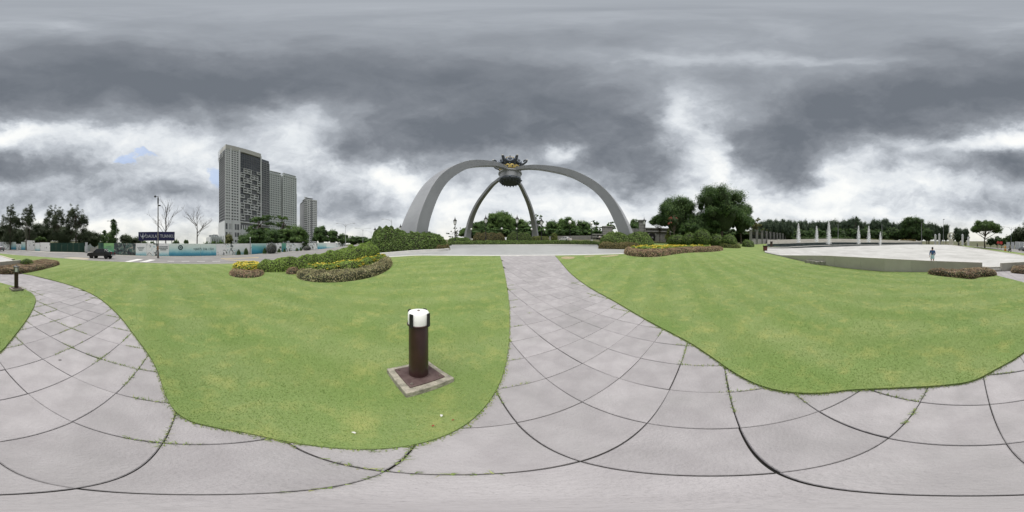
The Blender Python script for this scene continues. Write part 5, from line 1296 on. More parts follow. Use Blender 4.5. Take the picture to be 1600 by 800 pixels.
pm, bm_ = MB(), MB(); facade(pm, bm_, 0.6, 14, 0, 31, 104, 2.75, 2.7, .5, 1.0, .4, side=(0, -1)); o = pm.build('side_piers', m_tg, e); o['kind'] = 'stuff'; o = bm_.build('side_bands', m_tg, e); o['kind'] = 'stuff'
rf = MB().box((18.6*K, 6.5, 111.0), (36.8*K, 14.4, 5.6)).build('roof_crown', mat('roof_crown', (.42, .42, .40), (.48, .48, .46), scale=.05), e)
pr = MB()
for i in range(8):
    for j in range(2): pr.box((-2.2, 1+j*10, 98+i*1.55), (.25, .25, 1.6))
for i in range(5): pr.box((-2.2, 6, 98.4+i*2.9), (.25, 12, .3))
pr.build('roof_frame', m_tw, rf)
pod = MB().box((7.0*K, 7, 15.2), (15.6*K, 15.2, 30.6)).build('podium_wall', m_tw, e)
for r, (z, hh) in enumerate(((25.5, 5.2), (18.5, 4.0), (12.8, 2.2), (8.4, 2.2), (4.2, 2.2))):
    for (x, w) in ((1.2, 1.7), (5.2, 2.2), (10.0, 1.7), (13.2, 3.4)):
        o = MB().box((x*K-.3, -.62, z), (w, .3, hh)).build('podium_window', m_glz, pod)
MB().box((30*K, 7, 12), (33*K, 14.6, 24)).build('podium_wing', m_tw, e)
w2 = MB()
for i in range(13): w2.box(((16.5+2.3*i)*K, -.5, 24.5-3), (.9, .8, 12.6))
w2.box((30*K, -.6, 30.6), (33*K, 1.2, 1.0)); w2.box((30*K, -.4, 15.8), (33*K, 1.2, 1.2)); w2.build('podium_columns', m_tw, e)
MB().box((30*K, 3.5, 27), (32.6*K, 7, 7)).build('podium_glazing', m_glz, e)
# --- twin tower
a, Lw, rz = frame(420, 205, 465, 228); e = empty('tower_block', (a.x, a.y, 2), rz, 'pale twin apartment tower behind the tallest tower', 'tower')
def slab_tower(e, x0, x1, dep, z1, storey, bay, pw, sh, glz, wallm, y0=0, part='block'):
    bl = MB().box(((x0+x1)/2, y0+dep/2+.3, z1/2), (x1-x0-.2, dep-.4, z1-.4)).build(part, glz, e)
    pm, bm_ = MB(), MB(); facade(pm, bm_, x0, x1, y0+.5, 0, z1, storey, bay, pw, sh); facade(pm, bm_, y0+.6, y0+dep, 0, 0, z1, storey, bay, pw, sh, side=(x0, -1)); facade(pm, bm_, y0+.6, y0+dep, 0, 0, z1, storey, bay, pw, sh, side=(x1, 1))
    pm.build('piers', wallm, bl)['kind'] = 'stuff'; bm_.build('floor_bands', wallm, bl)['kind'] = 'stuff'
    MB().box(((x0+x1)/2, y0+dep/2, z1+.9), (x1-x0+.6, dep+.6, 1.4)).build('parapet', wallm, bl)
    return bl
F1 = Lw*(438-420)/45; F2 = Lw*(441-420)/45; F3 = Lw*(462-420)/45
b1 = slab_tower(e, 0, F1, 16, ZP(272.5, 210)-3, 3.2, 2.6, 1.0, 1.3, m_glz2, m_tl)
b2 = slab_tower(e, F2, F3, 18, ZP(275, 218)-3, 3.2, 2.8, 1.2, 1.3, m_glz2, m_tl, -1)
b3 = slab_tower(e, F3+.4, Lw+.5, 12, ZP(303, 228)-3, 3.2, 2.2, .7, 1.1, m_glz2, m_tg, 3)
MB().box(((F1+F2)/2, 9, 46), (F2-F1, 8, 84)).build('link_core', m_glz, e)
for (x0, x1, z) in ((0.5, F1-.5, ZP(272.5, 210)-3), (F2+.5, F3-.5, ZP(275, 218)-3)):
    c = MB()
    for i in range(6): c.box((x0+(x1-x0)*i/5, 0, z+3.0), (.35, .35, 3))
    c.box(((x0+x1)/2, 2, z+4.4), (x1-x0+1.2, 6, .35)); c.build('roof_pergola', m_tw, e)
# --- slim tower
a, Lw, rz = frame(481, 250, 495, 256); e = empty('tower_block', (a.x, a.y, 2.5), rz, 'slim narrow apartment tower standing alone to the side', 'tower')
bl = slab_tower(e, 0, Lw, 20, ZP(313, 253)-3, 3.1, 3.0, 1.1, 1.2, m_glz, m_tw)
MB().box((Lw*.42, .2, (ZP(313, 253)-3)/2), (.9, 1.6, ZP(313, 253)-3)).build('shaft_slot', m_glz, e)
MB().box((-3.0, 11, ZP(317, 253)/2), (5.6, 20, ZP(317, 253)-2)).build('side_wing', m_tg, e)
c = MB(); [c.box((-3.0, .8, 3+i*3.1), (5.2, 1, 1.2)) for i in range(30)]; c.build('side_wing_bands', m_tw, e)['kind'] = 'stuff'
MB().box((3, 9, ZP(311, 253)-1.5), (12, 16, 1.2)).build('roof_slab', m_tg, e); MB().box((-3.2, 10, ZP(316, 253)-1.5), (6.2, 18, .8)).build('roof_slab', m_tg, e)
# --- low block by the main tower
a, Lw, rz = frame(329, 122, 347.5, 126); e = empty('low_block', (a.x, a.y, 1.8), rz, 'low pale building at the foot of the tallest tower', 'building')
MB().box((Lw/2, 5, 7.2), (Lw, 9.4, 14.4)).build('wall', m_tw, e)
pm = MB(); [pm.box((Lw*(i+.5)/7, -.2, 7.6), (.6, .8, 15.4)) for i in range(8)]; pm.build('pilasters', m_tl, e)
for i in range(7):
    for z in (3.5, 10.2): MB().box((Lw*(i+1)/7-.02, .2, z), (1.5, .3, 4.4)).build('window', m_glz2, e)
rt = MB(); rr = np.random.RandomState(3); [rt.box((Lw*rr.rand(), 3+3*rr.rand(), 15+rr.rand()), (1.6, 2, 1.6)) for i in range(9)]; rt.build('roof_plant', m_tg, e)
# far roof with green sheeting
a, Lw, rz = frame(134, 120, 152, 122); e = empty('site_shed', (a.x, a.y, 4), rz, 'far green roofed site shed behind the thicket', 'building')
MB().box((Lw/2, 3, ZP(370, 120)/2-2), (Lw, 6, ZP(370, 120)-4)).build('wall', m_tl, e); MB().box((Lw/2, 3, ZP(367.5, 120)-4.4), (Lw+1.5, 7.5, 1.4), taper=.8).build('roof', mat('green_sheet', (.10, .26, .22), (.13, .30, .26), scale=.5), e)

# ================================================================== hoarding, fence and billboard
def print_mat(name, kind, seed):
    m = bpy.data.materials.new(name); m.use_nodes = True; nt = m.node_tree; b = nt.nodes['Principled BSDF']; b.inputs['Roughness'].default_value = .45; b.inputs['Specular IOR Level'].default_value = .3
    t = nt.nodes.new('ShaderNodeTexCoord'); s = nt.nodes.new('ShaderNodeSeparateXYZ'); nt.links.new(t.outputs['Generated'], s.inputs[0])
    def ramp(src, stops, interp='LINEAR'):
        r = nt.nodes.new('ShaderNodeValToRGB'); r.color_ramp.interpolation = interp; e_ = r.color_ramp.elements
        while len(e_) < len(stops): e_.new(.5)
        for q, (p, c) in zip(e_, stops): q.position = p; q.color = (*c, 1)
        nt.links.new(src, r.inputs[0]); return r.outputs[0]
    n = nt.nodes.new('ShaderNodeTexNoise'); n.inputs['Scale'].default_value = 1.1; n.inputs['Detail'].default_value = 5; n.inputs['Distortion'].default_value = .8
    mp = nt.nodes.new('ShaderNodeMapping'); mp.inputs['Location'].default_value = (seed*3.7, seed*1.3, seed*2.1); nt.links.new(t.outputs['Object'], mp.inputs[0]); nt.links.new(mp.outputs[0], n.inputs['Vector'])
    ad = nt.nodes.new('ShaderNodeMath'); ad.operation = 'MULTIPLY_ADD'; nt.links.new(n.outputs[0], ad.inputs[0]); ad.inputs[1].default_value = .22; nt.links.new(s.outputs[2], ad.inputs[2])
    if kind == 'blue': c = ramp(ad.outputs[0], [(.10, (0.039, 0.208, 0.338)), (.32, (0.091, 0.351, 0.481)), (.48, (0.312, 0.572, 0.611)), (.7, (0.546, 0.715, 0.689)), (1.0, (0.715, 0.806, 0.754))])
    elif kind == 'deep': c = ramp(ad.outputs[0], [(.10, (0.026, 0.182, 0.312)), (.4, (0.065, 0.338, 0.468)), (.75, (0.208, 0.520, 0.546)), (1.0, (0.546, 0.728, 0.676))])
    elif kind == 'text': c = ramp(ad.outputs[0], [(.10, (0.195, 0.494, 0.585)), (.28, (0.494, 0.702, 0.741)), (.42, (0.780, 0.845, 0.832)), (1.0, (0.850, 0.850, 0.850))])
    elif kind == 'pic': c = ramp(n.outputs[0], [(.36, (0.078, 0.091, 0.091)), (.43, (0.338, 0.377, 0.377)), (.48, (0.806, 0.832, 0.806)), (.60, (0.850, 0.850, 0.850)), (.66, (0.390, 0.598, 0.624))])
    elif kind == 'white': c = ramp(n.outputs[0], [(.32, (0.065, 0.072, 0.065)), (.38, (0.442, 0.455, 0.455)), (.42, (0.850, 0.850, 0.850)), (.8, (0.850, 0.850, 0.850))])
    elif kind == 'green': c = ramp(ad.outputs[0], [(.12, (0.052, 0.260, 0.312)), (.4, (0.130, 0.390, 0.234)), (1.0, (0.286, 0.520, 0.221))])
    elif kind == 'teal': c = ramp(ad.outputs[0], [(.1, (0.052, 0.260, 0.364)), (.6, (0.078, 0.286, 0.260)), (1.0, (0.156, 0.390, 0.260))])
    else: c = ramp(n.outputs[0], [(.34, (0.026, 0.026, 0.033)), (.48, (0.078, 0.091, 0.098)), (.56, (0.091, 0.182, 0.156)), (.66, (0.390, 0.325, 0.299)), (.74, (0.585, 0.455, 0.429))])
    nt.links.new(c, b.inputs['Base Color']); return m
PM = {}
def pmat(kind, seed):
    if (kind, seed) not in PM: PM[(kind, seed)] = print_mat('print_'+kind, kind, seed)
    return PM[(kind, seed)]
def panel(name, x0, d0, yt0, x1, d1, yt1, m, parent, thick=.08, gap=.02, lift=.08, bevel=0):
    a, b = Vector(XY(x0, d0)), Vector(XY(x1, d1)); u = (b-a).normalized(); a += u*gap; b -= u*gap; n = Vector((-u.y, u.x))*thick
    if n.dot(a) < 0: n = -n
    za, zb, ta, tb = h(*a)+lift, h(*b)+lift, ZP(yt0, d0), ZP(yt1, d1); L = parent.location
    vs = [(a.x, a.y, za), (b.x, b.y, zb), (b.x, b.y, tb), (a.x, a.y, ta)]; vs += [(x+n.x, y+n.y, z) for x, y, z in vs]
    mb = MB(); mb.add([(x-L.x, y-L.y, z-L.z) for x, y, z in vs], [(0, 1, 2, 3), (7, 6, 5, 4), (0, 4, 5, 1), (1, 5, 6, 2), (2, 6, 7, 3), (3, 7, 4, 0)])
    return mb.build(name, m, parent), u, (b-a).length
def text(parent, s, size, x, d, y, m, align='CENTER', ext=.01, name='lettering', u=None, stretch=1.0, off=.05, fit=None):
    """flat letters standing just proud of a panel, centred on the sight line x, y at distance d"""
    cu = bpy.data.curves.new(name, 'FONT'); cu.body = s; cu.size = size; cu.align_x = align; cu.align_y = 'CENTER'; cu.extrude = ext; cu.resolution_u = 2
    t = bpy.data.objects.new(name, cu); col.objects.link(t); dg = bpy.context.evaluated_depsgraph_get(); me = bpy.data.meshes.new_from_object(t.evaluated_get(dg)); bpy.data.objects.remove(t)
    if fit:
        xs_ = [v.co.x for v in me.vertices]; me.transform(Matrix.Diagonal((fit/(max(xs_)-min(xs_)), 1, 1, 1)))
    p = P(x, y, d-off); ang = math.atan2(u.y, u.x) if u is not None else -az(x)
    me.transform(Matrix.Translation(p-parent.location) @ Matrix.Rotation(ang, 4, 'Z') @ Matrix.Rotation(math.pi/2, 4, 'X') @ Matrix.Diagonal((stretch, 1, 1, 1)))
    return link(name, me, m, parent)
m_ink = mat('dark_print', (.03, .06, .07), (.04, .07, .08), rough=.5); m_ink2 = mat('grey_print', (.16, .19, .20), (.18, .21, .22), rough=.5)
HX, HD, HY = [157,178,212,250,300,338,393,440,495,540], [47,45,43,41,40,41,46,53,65,80], [380,380,380,380.3,380.7,381,380.4,380,379.5,379]
def hd(x): return float(np.interp(x, HX, HD))
def hy(x): return float(np.interp(x, HX, HY))
ho = empty('hoarding', G(300, 40), 0, 'long printed hoarding in blue and white below the towers and billboard', 'hoarding')
PAN = [(162,178,'green',1),(178,196,'dark',2),(196,212,'dark',5),(212,229,'text',3),(229,247,'pic',4),(247,264,'text',6),(264,289,'blue',7),(289,313.5,'blue',7),(313.5,338,'blue',7),(338,353,'white',8),(353,368,'pic',9),(368,382,'text',10),(382,393,'white',11),(393,416,'deep',12),(416,432,'pic',13),(432,440,'white',14),(440,447,'teal',15),(447,462,'pic',16),(462,472,'text',17),(472,484,'white',18),(484,496,'pic',19),(496,510,'blue',20),(510,525,'text',21),(525,540,'pic',22)]
us = {}
for a, b, k, s in PAN:
    o, u, L = panel('panel', a, hd(a), hy(a), b, hd(b), hy(b), pmat(k, s), ho); us[a] = u
rail = MB()
for a in range(163, 539, 9):
    p = Vector((*XY(a, hd(a)+.35), h(*XY(a, hd(a)))))-ho.location; rail.box((p.x, p.y, p.z+1.6), (.1, .1, 3.0))
rail.build('back_frame', m_galv, ho)['kind'] = 'stuff'
text(ho, '+(607) 236 1501', .78, 318.5, hd(318.5), 389.2, m_ink, u=us[313.5], stretch=1.0)['kind'] = 'stuff'
pc = P(282, 386.7, hd(282)-.06); uu = us[264]; nn = Vector((-uu.y, uu.x)); 
em = MB(); em.torus(pc-ho.location, .48, .13, (nn.x, nn.y, 0), 24, 6); em.build('round_emblem', m_ink, ho, smooth=True)
MB().ell(pc-ho.location, (.2, .2, .16), 8, 6).build('emblem_mark', m_ink, ho)
def print_rows(x, y, widths, cell, gapz):
    """rows of small print too far off to read, as raised strokes"""
    rq = random.Random(int(x)); mb = MB(); uq = us[max(k for k in us if k <= x)]; d = hd(x)-.05
    for r, wdt in enumerate(widths):
        c = P(x, y, d)-ho.location; q = -wdt/2
        while q < wdt/2:
            w_ = cell*rq.uniform(.5, .9); mb.box((c.x+uq.x*q, c.y+uq.y*q, c.z-r*gapz), (w_, .02, cell*rq.uniform(.8, 1.2)), rz=math.atan2(uq.y, uq.x)); q += w_+cell*.3
    mb.build('small_print', m_ink2, ho)['kind'] = 'stuff'
print_rows(220.3, 386.6, (1.9, 1.5, 1.0), .2, .36); print_rows(255.5, 385.6, (2.2, 2.4, 1.4), .22, .38); print_rows(170, 385.5, (1.4, 1.9), .18, .4); print_rows(404.5, 387, (2.4, 2.0), .2, .4)
# left run beyond the gate
h2 = empty('hoarding', G(40, 60), 0, 'row of white and pale blue printed panels beneath the feathery trees', 'hoarding')
LX, LDd = [-14, 0, 40, 78], [82, 75, 60, 50]
def ld(x): return float(np.interp(x, LX, LDd))
for a, b, k, s, ya, yb in ((-14,-5,'text',31,377.5,377.7),(-5,6,'text',32,377.8,378),(6,17,'pic',33,378,378.2),(17,25,'blue',34,378,378.2),(25,33,'pic',35,381,381.2),(33,39.5,'blue',36,378,378.2),(40.5,54,'white',37,375.2,376),(54.5,62,'text',38,379.5,379.2),(62.5,78,'white',39,378.8,379)):
    panel('panel', a, ld(a), ya, b, ld(b), yb, pmat(k, s), h2)
m_gfence = mat('green_sheet_fence', (.022, .065, .048), (.03, .08, .06), scale=1, rough=.6)
gf_ = empty('sheet_fence', G(105, 51), 0, 'dark green corrugated sheet fence beside the gate opening', 'fence')
for i in range(6):
    a, b = 78.4+i*9, 78.4+(i+1)*9; o, u, L = panel('sheet', a, 50+3*i/6, 379.4, b, 50+3*(i+1)/6, 379.5, m_gfence, gf_, .06)
    rb = MB()
    for k in range(10):
        x = a+(b-a)*(k+.5)/10; d = 50+3*(x-78.4)/54-.03; p = Vector((*XY(x, d), h(*XY(x, d))))-gf_.location; tz = ZP(379.6, d)-gf_.location.z; rb.box((p.x, p.y, (p.z+.15+tz)/2), (.1, .06, tz-p.z-.2), rz=math.atan2(u.y, u.x))
    rb.build('corrugation', m_gfence, o)
pp = empty('gate_post', G(135, 52.5), 0, 'white square gate post at the end of the green fence', 'post'); tz = ZP(379.3, 52.5)-pp.location.z
MB().box((0, 0, tz/2), (.8, .8, tz), rz=-az(135)).build('shaft', m_tw, pp, bevel=.03); MB().box((0, 0, tz+.05), (.95, .95, .12), rz=-az(135)).build('cap', m_tw, pp)
g3 = empty('sheet_fence', G(158, 47.5), 0, 'short dark green sheet panel on the other side of the gate opening', 'fence'); panel('sheet', 153.5, 52, 379.3, 157.5, 48, 379.4, m_gfence, g3); panel('sheet', 157.7, 47.9, 379.4, 161.8, 46.8, 379.8, m_gfence, g3)
bar = empty('gate_barrier', G(146, 60), 0, 'low pale barrier inside the gate opening', 'barrier'); panel('rail', 141, 60, 386.3, 153, 58, 386.8, m_conc, bar); MB().box((0, 0, .5), (.3, .3, 1.2)).build('post', m_galv, bar)
# billboard
bb = empty('billboard', G(244.5, 47), 0, 'navy billboard with white lettering and a winged crest above the hoarding', 'billboard'); m_navy = mat('navy_vinyl', (.018, .018, .075), (.022, .022, .09), scale=.5, rough=.4)
a, b = P(216.3, 376.3, 47), P(273, 376.3, 46.4); u = Vector((b.x-a.x, b.y-a.y)).normalized(); z0 = a.z-bb.location.z; z1 = ZP(362.4, 46.7)-bb.location.z; mid = (a+b)/2-bb.location; ang = math.atan2(u.y, u.x); Lb = (b-a).length
MB().box((mid.x, mid.y, (z0+z1)/2), (Lb, .2, z1-z0), rz=ang).build('board', m_navy, bb, bevel=.02)
text(bb, 'DAULAT TUANKU', 1.3, 250.0, 46.5, 369.2, mat('white_letter', (.62, .63, .66), (.66, .67, .7)), u=u, fit=8.1, off=.38)['kind'] = 'stuff'
for t in (.08, .5, .92):
    p = Vector((a.x, a.y))+u*Lb*t-Vector(bb.location.xy); nn = Vector((-u.y, u.x)); nn = nn if nn.dot(a.xy) > 0 else -nn; p += nn*.25
    MB().lathe([(.12, -.2), (.12, z1-.1)], 8, (p.x, p.y, 0)).build('post', m_galv, bb)
m_crest = mat('crest_print', (.36, .38, .42), (.44, .46, .5), rough=.5); cr_ = MB(); Q = P(223.3, 369.2, 46.45)-bb.location
def cp(x, z): return Vector((Q.x+u.x*x, Q.y+u.y*x, Q.z+z))
for s in (-1, 1):
    for k in range(5):
        cr_.tube([cp(s*.12, -.5+.05*k), cp(s*(.5+.05*k), -.1+.1*k), cp(s*(.62+.06*k), .35+.13*k)], [.05, .09, .02], 5)
cr_.tube([cp(0, -.85), cp(0, -.2), cp(0, .45)], [.06, .3, .06], 8); cr_.torus(cp(0, .55), .16, .06, (-u.y, u.x, 0), 12, 5); cr_.build('crest', m_crest, bb)

# ================================================================== gatehouses, walls and stone fence
m_stone = mat('gate_stone', (.155, .155, .145), (.22, .215, .20), scale=.7, rough=.85, bump=.3, bscale=6)
m_stone2 = mat('gate_stone_pale', (.20, .20, .19), (.27, .265, .25), scale=.7, rough=.85, bump=.3, bscale=6)
def gatehouse(x0, x1, d, yt, px0, px1, ax0, ax1, label, wallt):
    a, L, rz = frame(x0, d, x1, d+1.5); z = h(*a); e = empty('gatehouse', (a.x, a.y, z), rz, label, 'gatehouse'); s = L/(x1-x0); T = lambda x: (x-x0)*s
    hp = ZP(yt, d)-z; hw = ZP(wallt, d)-z
    p = MB().box(((T(px0)+T(px1))/2, 1.2, hp/2-.3), (T(px1)-T(px0), 2.4, hp+.6)).build('pillar', m_stone2, e, bevel=.05)
    MB().box(((T(px0)+T(px1))/2, 1.2, hp+.15), (T(px1)-T(px0)+.5, 2.9, .35)).build('pillar_cap', m_stone2, p, bevel=.05)
    for i in range(7): MB().box(((T(px0)+T(px1))/2, -.02, hp*(i+.5)/7), (T(px1)-T(px0)+.05, .1, .08)).build('course', m_stone, p)
    # wall with a round-headed opening
    x_a, x_b = (T(px1), T(x1)) if px0-x0 < x1-px1 else (0, T(px0)); aw0, aw1 = T(ax0), T(ax1); ac, ar = (aw0+aw1)/2, (aw1-aw0)/2; spring = hw*.38
    out_ = [(x_a, -.3), (aw0, -.3), (aw0, spring)]+[(ac-ar*math.cos(math.pi*k/10), spring+ar*math.sin(math.pi*k/10)) for k in range(1, 10)]+[(aw1, spring), (aw1, -.3), (x_b, -.3), (x_b, hw), (x_a, hw)]
    V, F = triangulate([Vector((q[0], q[1])) for q in out_], []); n = len(V); vs = [(v[0], .5, v[1]) for v in V]+[(v[0], 1.6, v[1]) for v in V]; fs = [f for f in F]+[tuple(i+n for i in f[::-1]) for f in F]
    nb = len(out_); fs += [(i, (i+1) % nb, (i+1) % nb+n, i+n) for i in range(nb)]
    mb = MB(); mb.add(vs, fs); w = mb.build('gate_wall', m_stone, e)
    arc = MB(); arc.tube([(ac-(ar+.18)*math.cos(math.pi*k/12), .42, spring+(ar+.18)*math.sin(math.pi*k/12)) for k in range(13)], .2, 6); arc.build('arch_moulding', m_stone2, w)
    for zz in (hw-.25, hw-1.3): MB().box(((x_a+x_b)/2, .9, zz), (x_b-x_a+.3, 1.7, .32)).build('cornice', m_stone2, w, bevel=.04)
    MB().box((ac, 3.6, hw*.4), (ar*2.6, .3, hw*.8)).build('inner_door', m_iron, e)
    return e
gatehouse(998, 1049, 52, 345, 998.5, 1008.5, 1014, 1024, 'grey stone gatehouse with an arched opening beside the large trees', 355)
gatehouse(926, 958, 62, 354, 942, 957, 932, 938.5, 'grey stone gatehouse half hidden by the front arch leg', 365)
def low_wall(px, tops, m, label, thick=.5, name='boundary_wall'):
    pts = [XY(x, d) for x, d in px]; e = empty(name, (*pts[0], h(*pts[0])), 0, label, 'wall')
    o = wall_seg('wall_panel', pts, [ZP(y, d) for (x, d), y in zip(px, tops)], thick, m, None); o.data.transform(Matrix.Translation(-e.location)); o.parent = e
low_wall([(858,72),(890,72),(927,70)], [369,368.5,368], m_stone, 'dark boundary wall behind the white car')
low_wall([(978,66),(990,66),(999,64)], [357.5,357,357], m_stone2, 'pale wall between the front arch leg and the gatehouse')
low_wall([(1034,50),(1052,48)], [374.5,375], m_conc, 'low kerb wall at the side of the gatehouse', .6)
fe = empty('stone_fence', G(1185, 52), 0, 'fence of square stone posts with dark metal bars beside the pale tree', 'fence')
fpx = [(1173,45),(1182.5,48),(1190.5,52),(1197.5,56.5),(1203.5,61),(1209,66),(1214,71),(1218.5,76),(1223,81),(1227,86)]; ftop = [360,360.5,361.5,362.5,363.3,364,364.6,365.2,365.7,366.1]
for k, ((x, d), y) in enumerate(zip(fpx, ftop)):
    g = Vector((*XY(x, d), min(h(*XY(x, d)), ZP(y, d)-2.6))); t = ZP(y, d)-g.z; o = MB().box((0, 0, t/2-.5), (.75, .75, t+1)).build('post', m_stone2, fe, bevel=.04); o.location = g-fe.location; o.rotation_euler = (0, 0, -az(x)); MB().box((0, 0, t+.1), (.95, .95, .22)).build('post_cap', m_stone2, o, bevel=.03)
    if k:
        p0 = Vector((*XY(*fpx[k-1]), 0)); p1 = Vector((*XY(x, d), 0)); z0_, z1_ = ZP(ftop[k-1], fpx[k-1][1])-.5, ZP(y, d)-.5; rl = MB()
        for fz_ in (0, -1.9): rl.tube([(p0.x, p0.y, z0_+fz_), (p1.x, p1.y, z1_+fz_)], .05, 4)
        for i in range(1, 12):
            q = p0.lerp(p1, i/12); zz = z0_+(z1_-z0_)*i/12; rl.tube([(q.x, q.y, zz-2.1), (q.x, q.y, zz+.2)], .03, 4)
        o = rl.build('bars', m_iron, fe); o.data.transform(Matrix.Translation(-fe.location))
        o, _, _ = panel('base_wall', fpx[k-1][0], fpx[k-1][1], ftop[k-1]+13-k*.45, x, d, y+13-(k+1)*.45, m_stone2, fe, .3, .3, -.5)

# ================================================================== crescent emblem, pillars and roadside things
m_cream = mat('cream_stone', (.66, .63, .50), (.72, .69, .56), scale=2, rough=.7)
g = G(1486, 92); e = empty('crescent_emblem', g, -az(1486), 'cream crescent and star emblem standing between the white pillars', 'emblem'); zc = ZP(369, 92)-g.z; rr_ = 6*R(.225)*92
n = 28; oc = [(rr_*math.cos(t), rr_*math.sin(t)) for t in np.linspace(R(38), R(322), n)]; ic = [(rr_*.22+rr_*.72*math.cos(t), rr_*.72*math.sin(t)) for t in np.linspace(R(322+14), R(38-14), n)]
pl = oc+ic[::1]; V, F = triangulate([Vector(q) for q in pl], []); nV = len(V); mb = MB(); nb = len(pl)
mb.add([(v[0], -.25, zc+v[1]) for v in V]+[(v[0], .25, zc+v[1]) for v in V], [f for f in F]+[tuple(i+nV for i in f[::-1]) for f in F]+[(i, (i+1) % nb, (i+1) % nb+nV, i+nV) for i in range(nb)]); mb.build('crescent', m_cream, e)
sp_ = [((rr_*.52 if i % 2 == 0 else rr_*.22)*math.cos(R(36*i))+rr_*.34, (rr_*.52 if i % 2 == 0 else rr_*.22)*math.sin(R(36*i))) for i in range(10)]; V, F = triangulate([Vector(q) for q in sp_], []); nV = len(V); mb = MB()
mb.add([(v[0], -.22, zc+v[1]) for v in V]+[(v[0], .22, zc+v[1]) for v in V], [f for f in F]+[tuple(i+nV for i in f[::-1]) for f in F]+[(i, (i+1) % 10, (i+1) % 10+nV, i+nV) for i in range(10)]); mb.build('star', m_cream, e)
MB().box((0, 0, (zc-rr_)/2-.3), (rr_*1.2, .8, zc-rr_+.9)).build('stand', m_cream, e, bevel=.05)
for x, yt, lab in ((1461.5,366,'outermost white pillar of the pair beside the tall light mast'),(1467.7,364.8,'white pillar nearer the tall light mast'),(1504,365.5,'white pillar between the crescent emblem and the rain tree'),(1513,370,'short white pillar under the edge of the rain tree')):
    g = G(x, 90); t = ZP(yt, 90)-g.z; e = empty('pillar', g, -az(x), lab, 'pillar', 'white pillars by the emblem'); w = 3.2*R(.225)*90; m_pw = mat('pillar_white', (.72, .72, .70), (.78, .78, .76), rough=.7)
    MB().box((0, 0, t*.45), (w, w, t*.9)).build('shaft', m_pw, e, bevel=.06); MB().box((0, 0, t*.9), (w*1.25, w*1.25, .3)).build('cornice', m_tw, e); MB().box((0, 0, t*.955), (w*1.1, w*1.1, t*.09), taper=.2).build('roof', m_tw, e)
# bins
def bin_(x, d, yt, w, m, label):
    g = G(x, d); t = ZP(yt, d)-g.z; e = empty('litter_bin', g, -az(x), label, 'litter bin')
    MB().box((0, 0, t*.46), (w, w*.8, t*.76), taper=1.08).build('body', m, e, bevel=.03); MB().box((0, 0, t*.9), (w*1.2, w, t*.1)).build('lid', m_iron, e, bevel=.03)
    for i in (-1, 1): MB().box((i*w*.42, 0, t*.5), (.06, w*.7, t)).build('leg', m_iron, e)
    MB().box((0, -w*.42, t*.74), (w*.6, .03, t*.1)).build('slot', m_iron, e)
bin_(1195.7,25,383.6,.62,mat('bin_red', (.11, .035, .03), (.15, .05, .04), scale=5, rough=.6),'larger dark red litter bin at the corner of the fountain plaza')
bin_(1205.3,36,377,.5,mat('bin_brown', (.06, .04, .03), (.09, .06, .045), scale=5, rough=.6),'smaller dark brown litter bin farther up the lawn')
# roadside sign, barrel
g = G(1559.5, 44); e = empty('road_sign', g, -az(1559.5), 'round red road sign on a red and white striped post', 'sign'); t = ZP(379, 44)-g.z
m_red = mat('sign_red', (.52, .05, .06), (.58, .07, .08), rough=.5)
for k in range(6): MB().lathe([(.06, t*k/6), (.06, t*(k+1)/6)], 8).build('post_band', m_red if k % 2 else m_tw, e)
o = MB().lathe([(.38, -.02), (.38, .02)], 16).build('sign_face', m_red, e); o.rotation_euler = (math.pi/2, 0, 0); o.location = (0, -.08, t)
g = G(1564.3, 47); e = empty('road_sign', g, -az(1564), 'pink red square road sign beside the striped post', 'sign'); t = ZP(379.5, 47)-g.z; MB().lathe([(.05, 0), (.05, t)], 8).build('post', m_galv, e); MB().box((0, -.07, t), (.8, .04, .8)).build('sign_face', m_red, e, bevel=.02)
g = G(1570.8, 44); e = empty('traffic_barrel', g, 0, 'orange traffic barrel beside the motorcycle', 'barrel'); t = ZP(384.8, 44)-g.z; m_or = mat('barrel_orange', (.62, .25, .04), (.68, .30, .06), rough=.6)
MB().lathe([(.36, 0), (.34, .1), (.30, .12), (.28, t*.9), (.2, t), (.05, t+.03)], 14).build('body', m_or, e, smooth=True); MB().lathe([(.31, t*.45), (.31, t*.6)], 14).build('band', m_tw, e)
for x, yt, w_ in ((1498.5,379,'first'),(1509,379,'second'),(1527,382.3,'third')):
    g = G(x, 58); e = empty('kerb_bollard', g, 0, w_+' short dark bollard on the verge, counting towards the rain tree trunk', 'bollard', 'dark bollards on the verge'); MB().lathe([(.22, 0), (.18, .1), (.16, .9), (.2, .95), (.12, 1.1)], 10).build('body', m_iron, e, smooth=True); MB().lathe([(.165, .6), (.165, .75)], 10).build('band', m_tw, e)
fw = empty('white_fence', G(1590, 66), 0, 'white panel fence across the road beyond the motorcycle', 'fence')
for k in range(5): panel('panel', 1572+k*7, 68-k*.8, 378.3, 1578.3+k*7, 67.4-k*.8, 378.3, m_tw, fw, .1, .15)

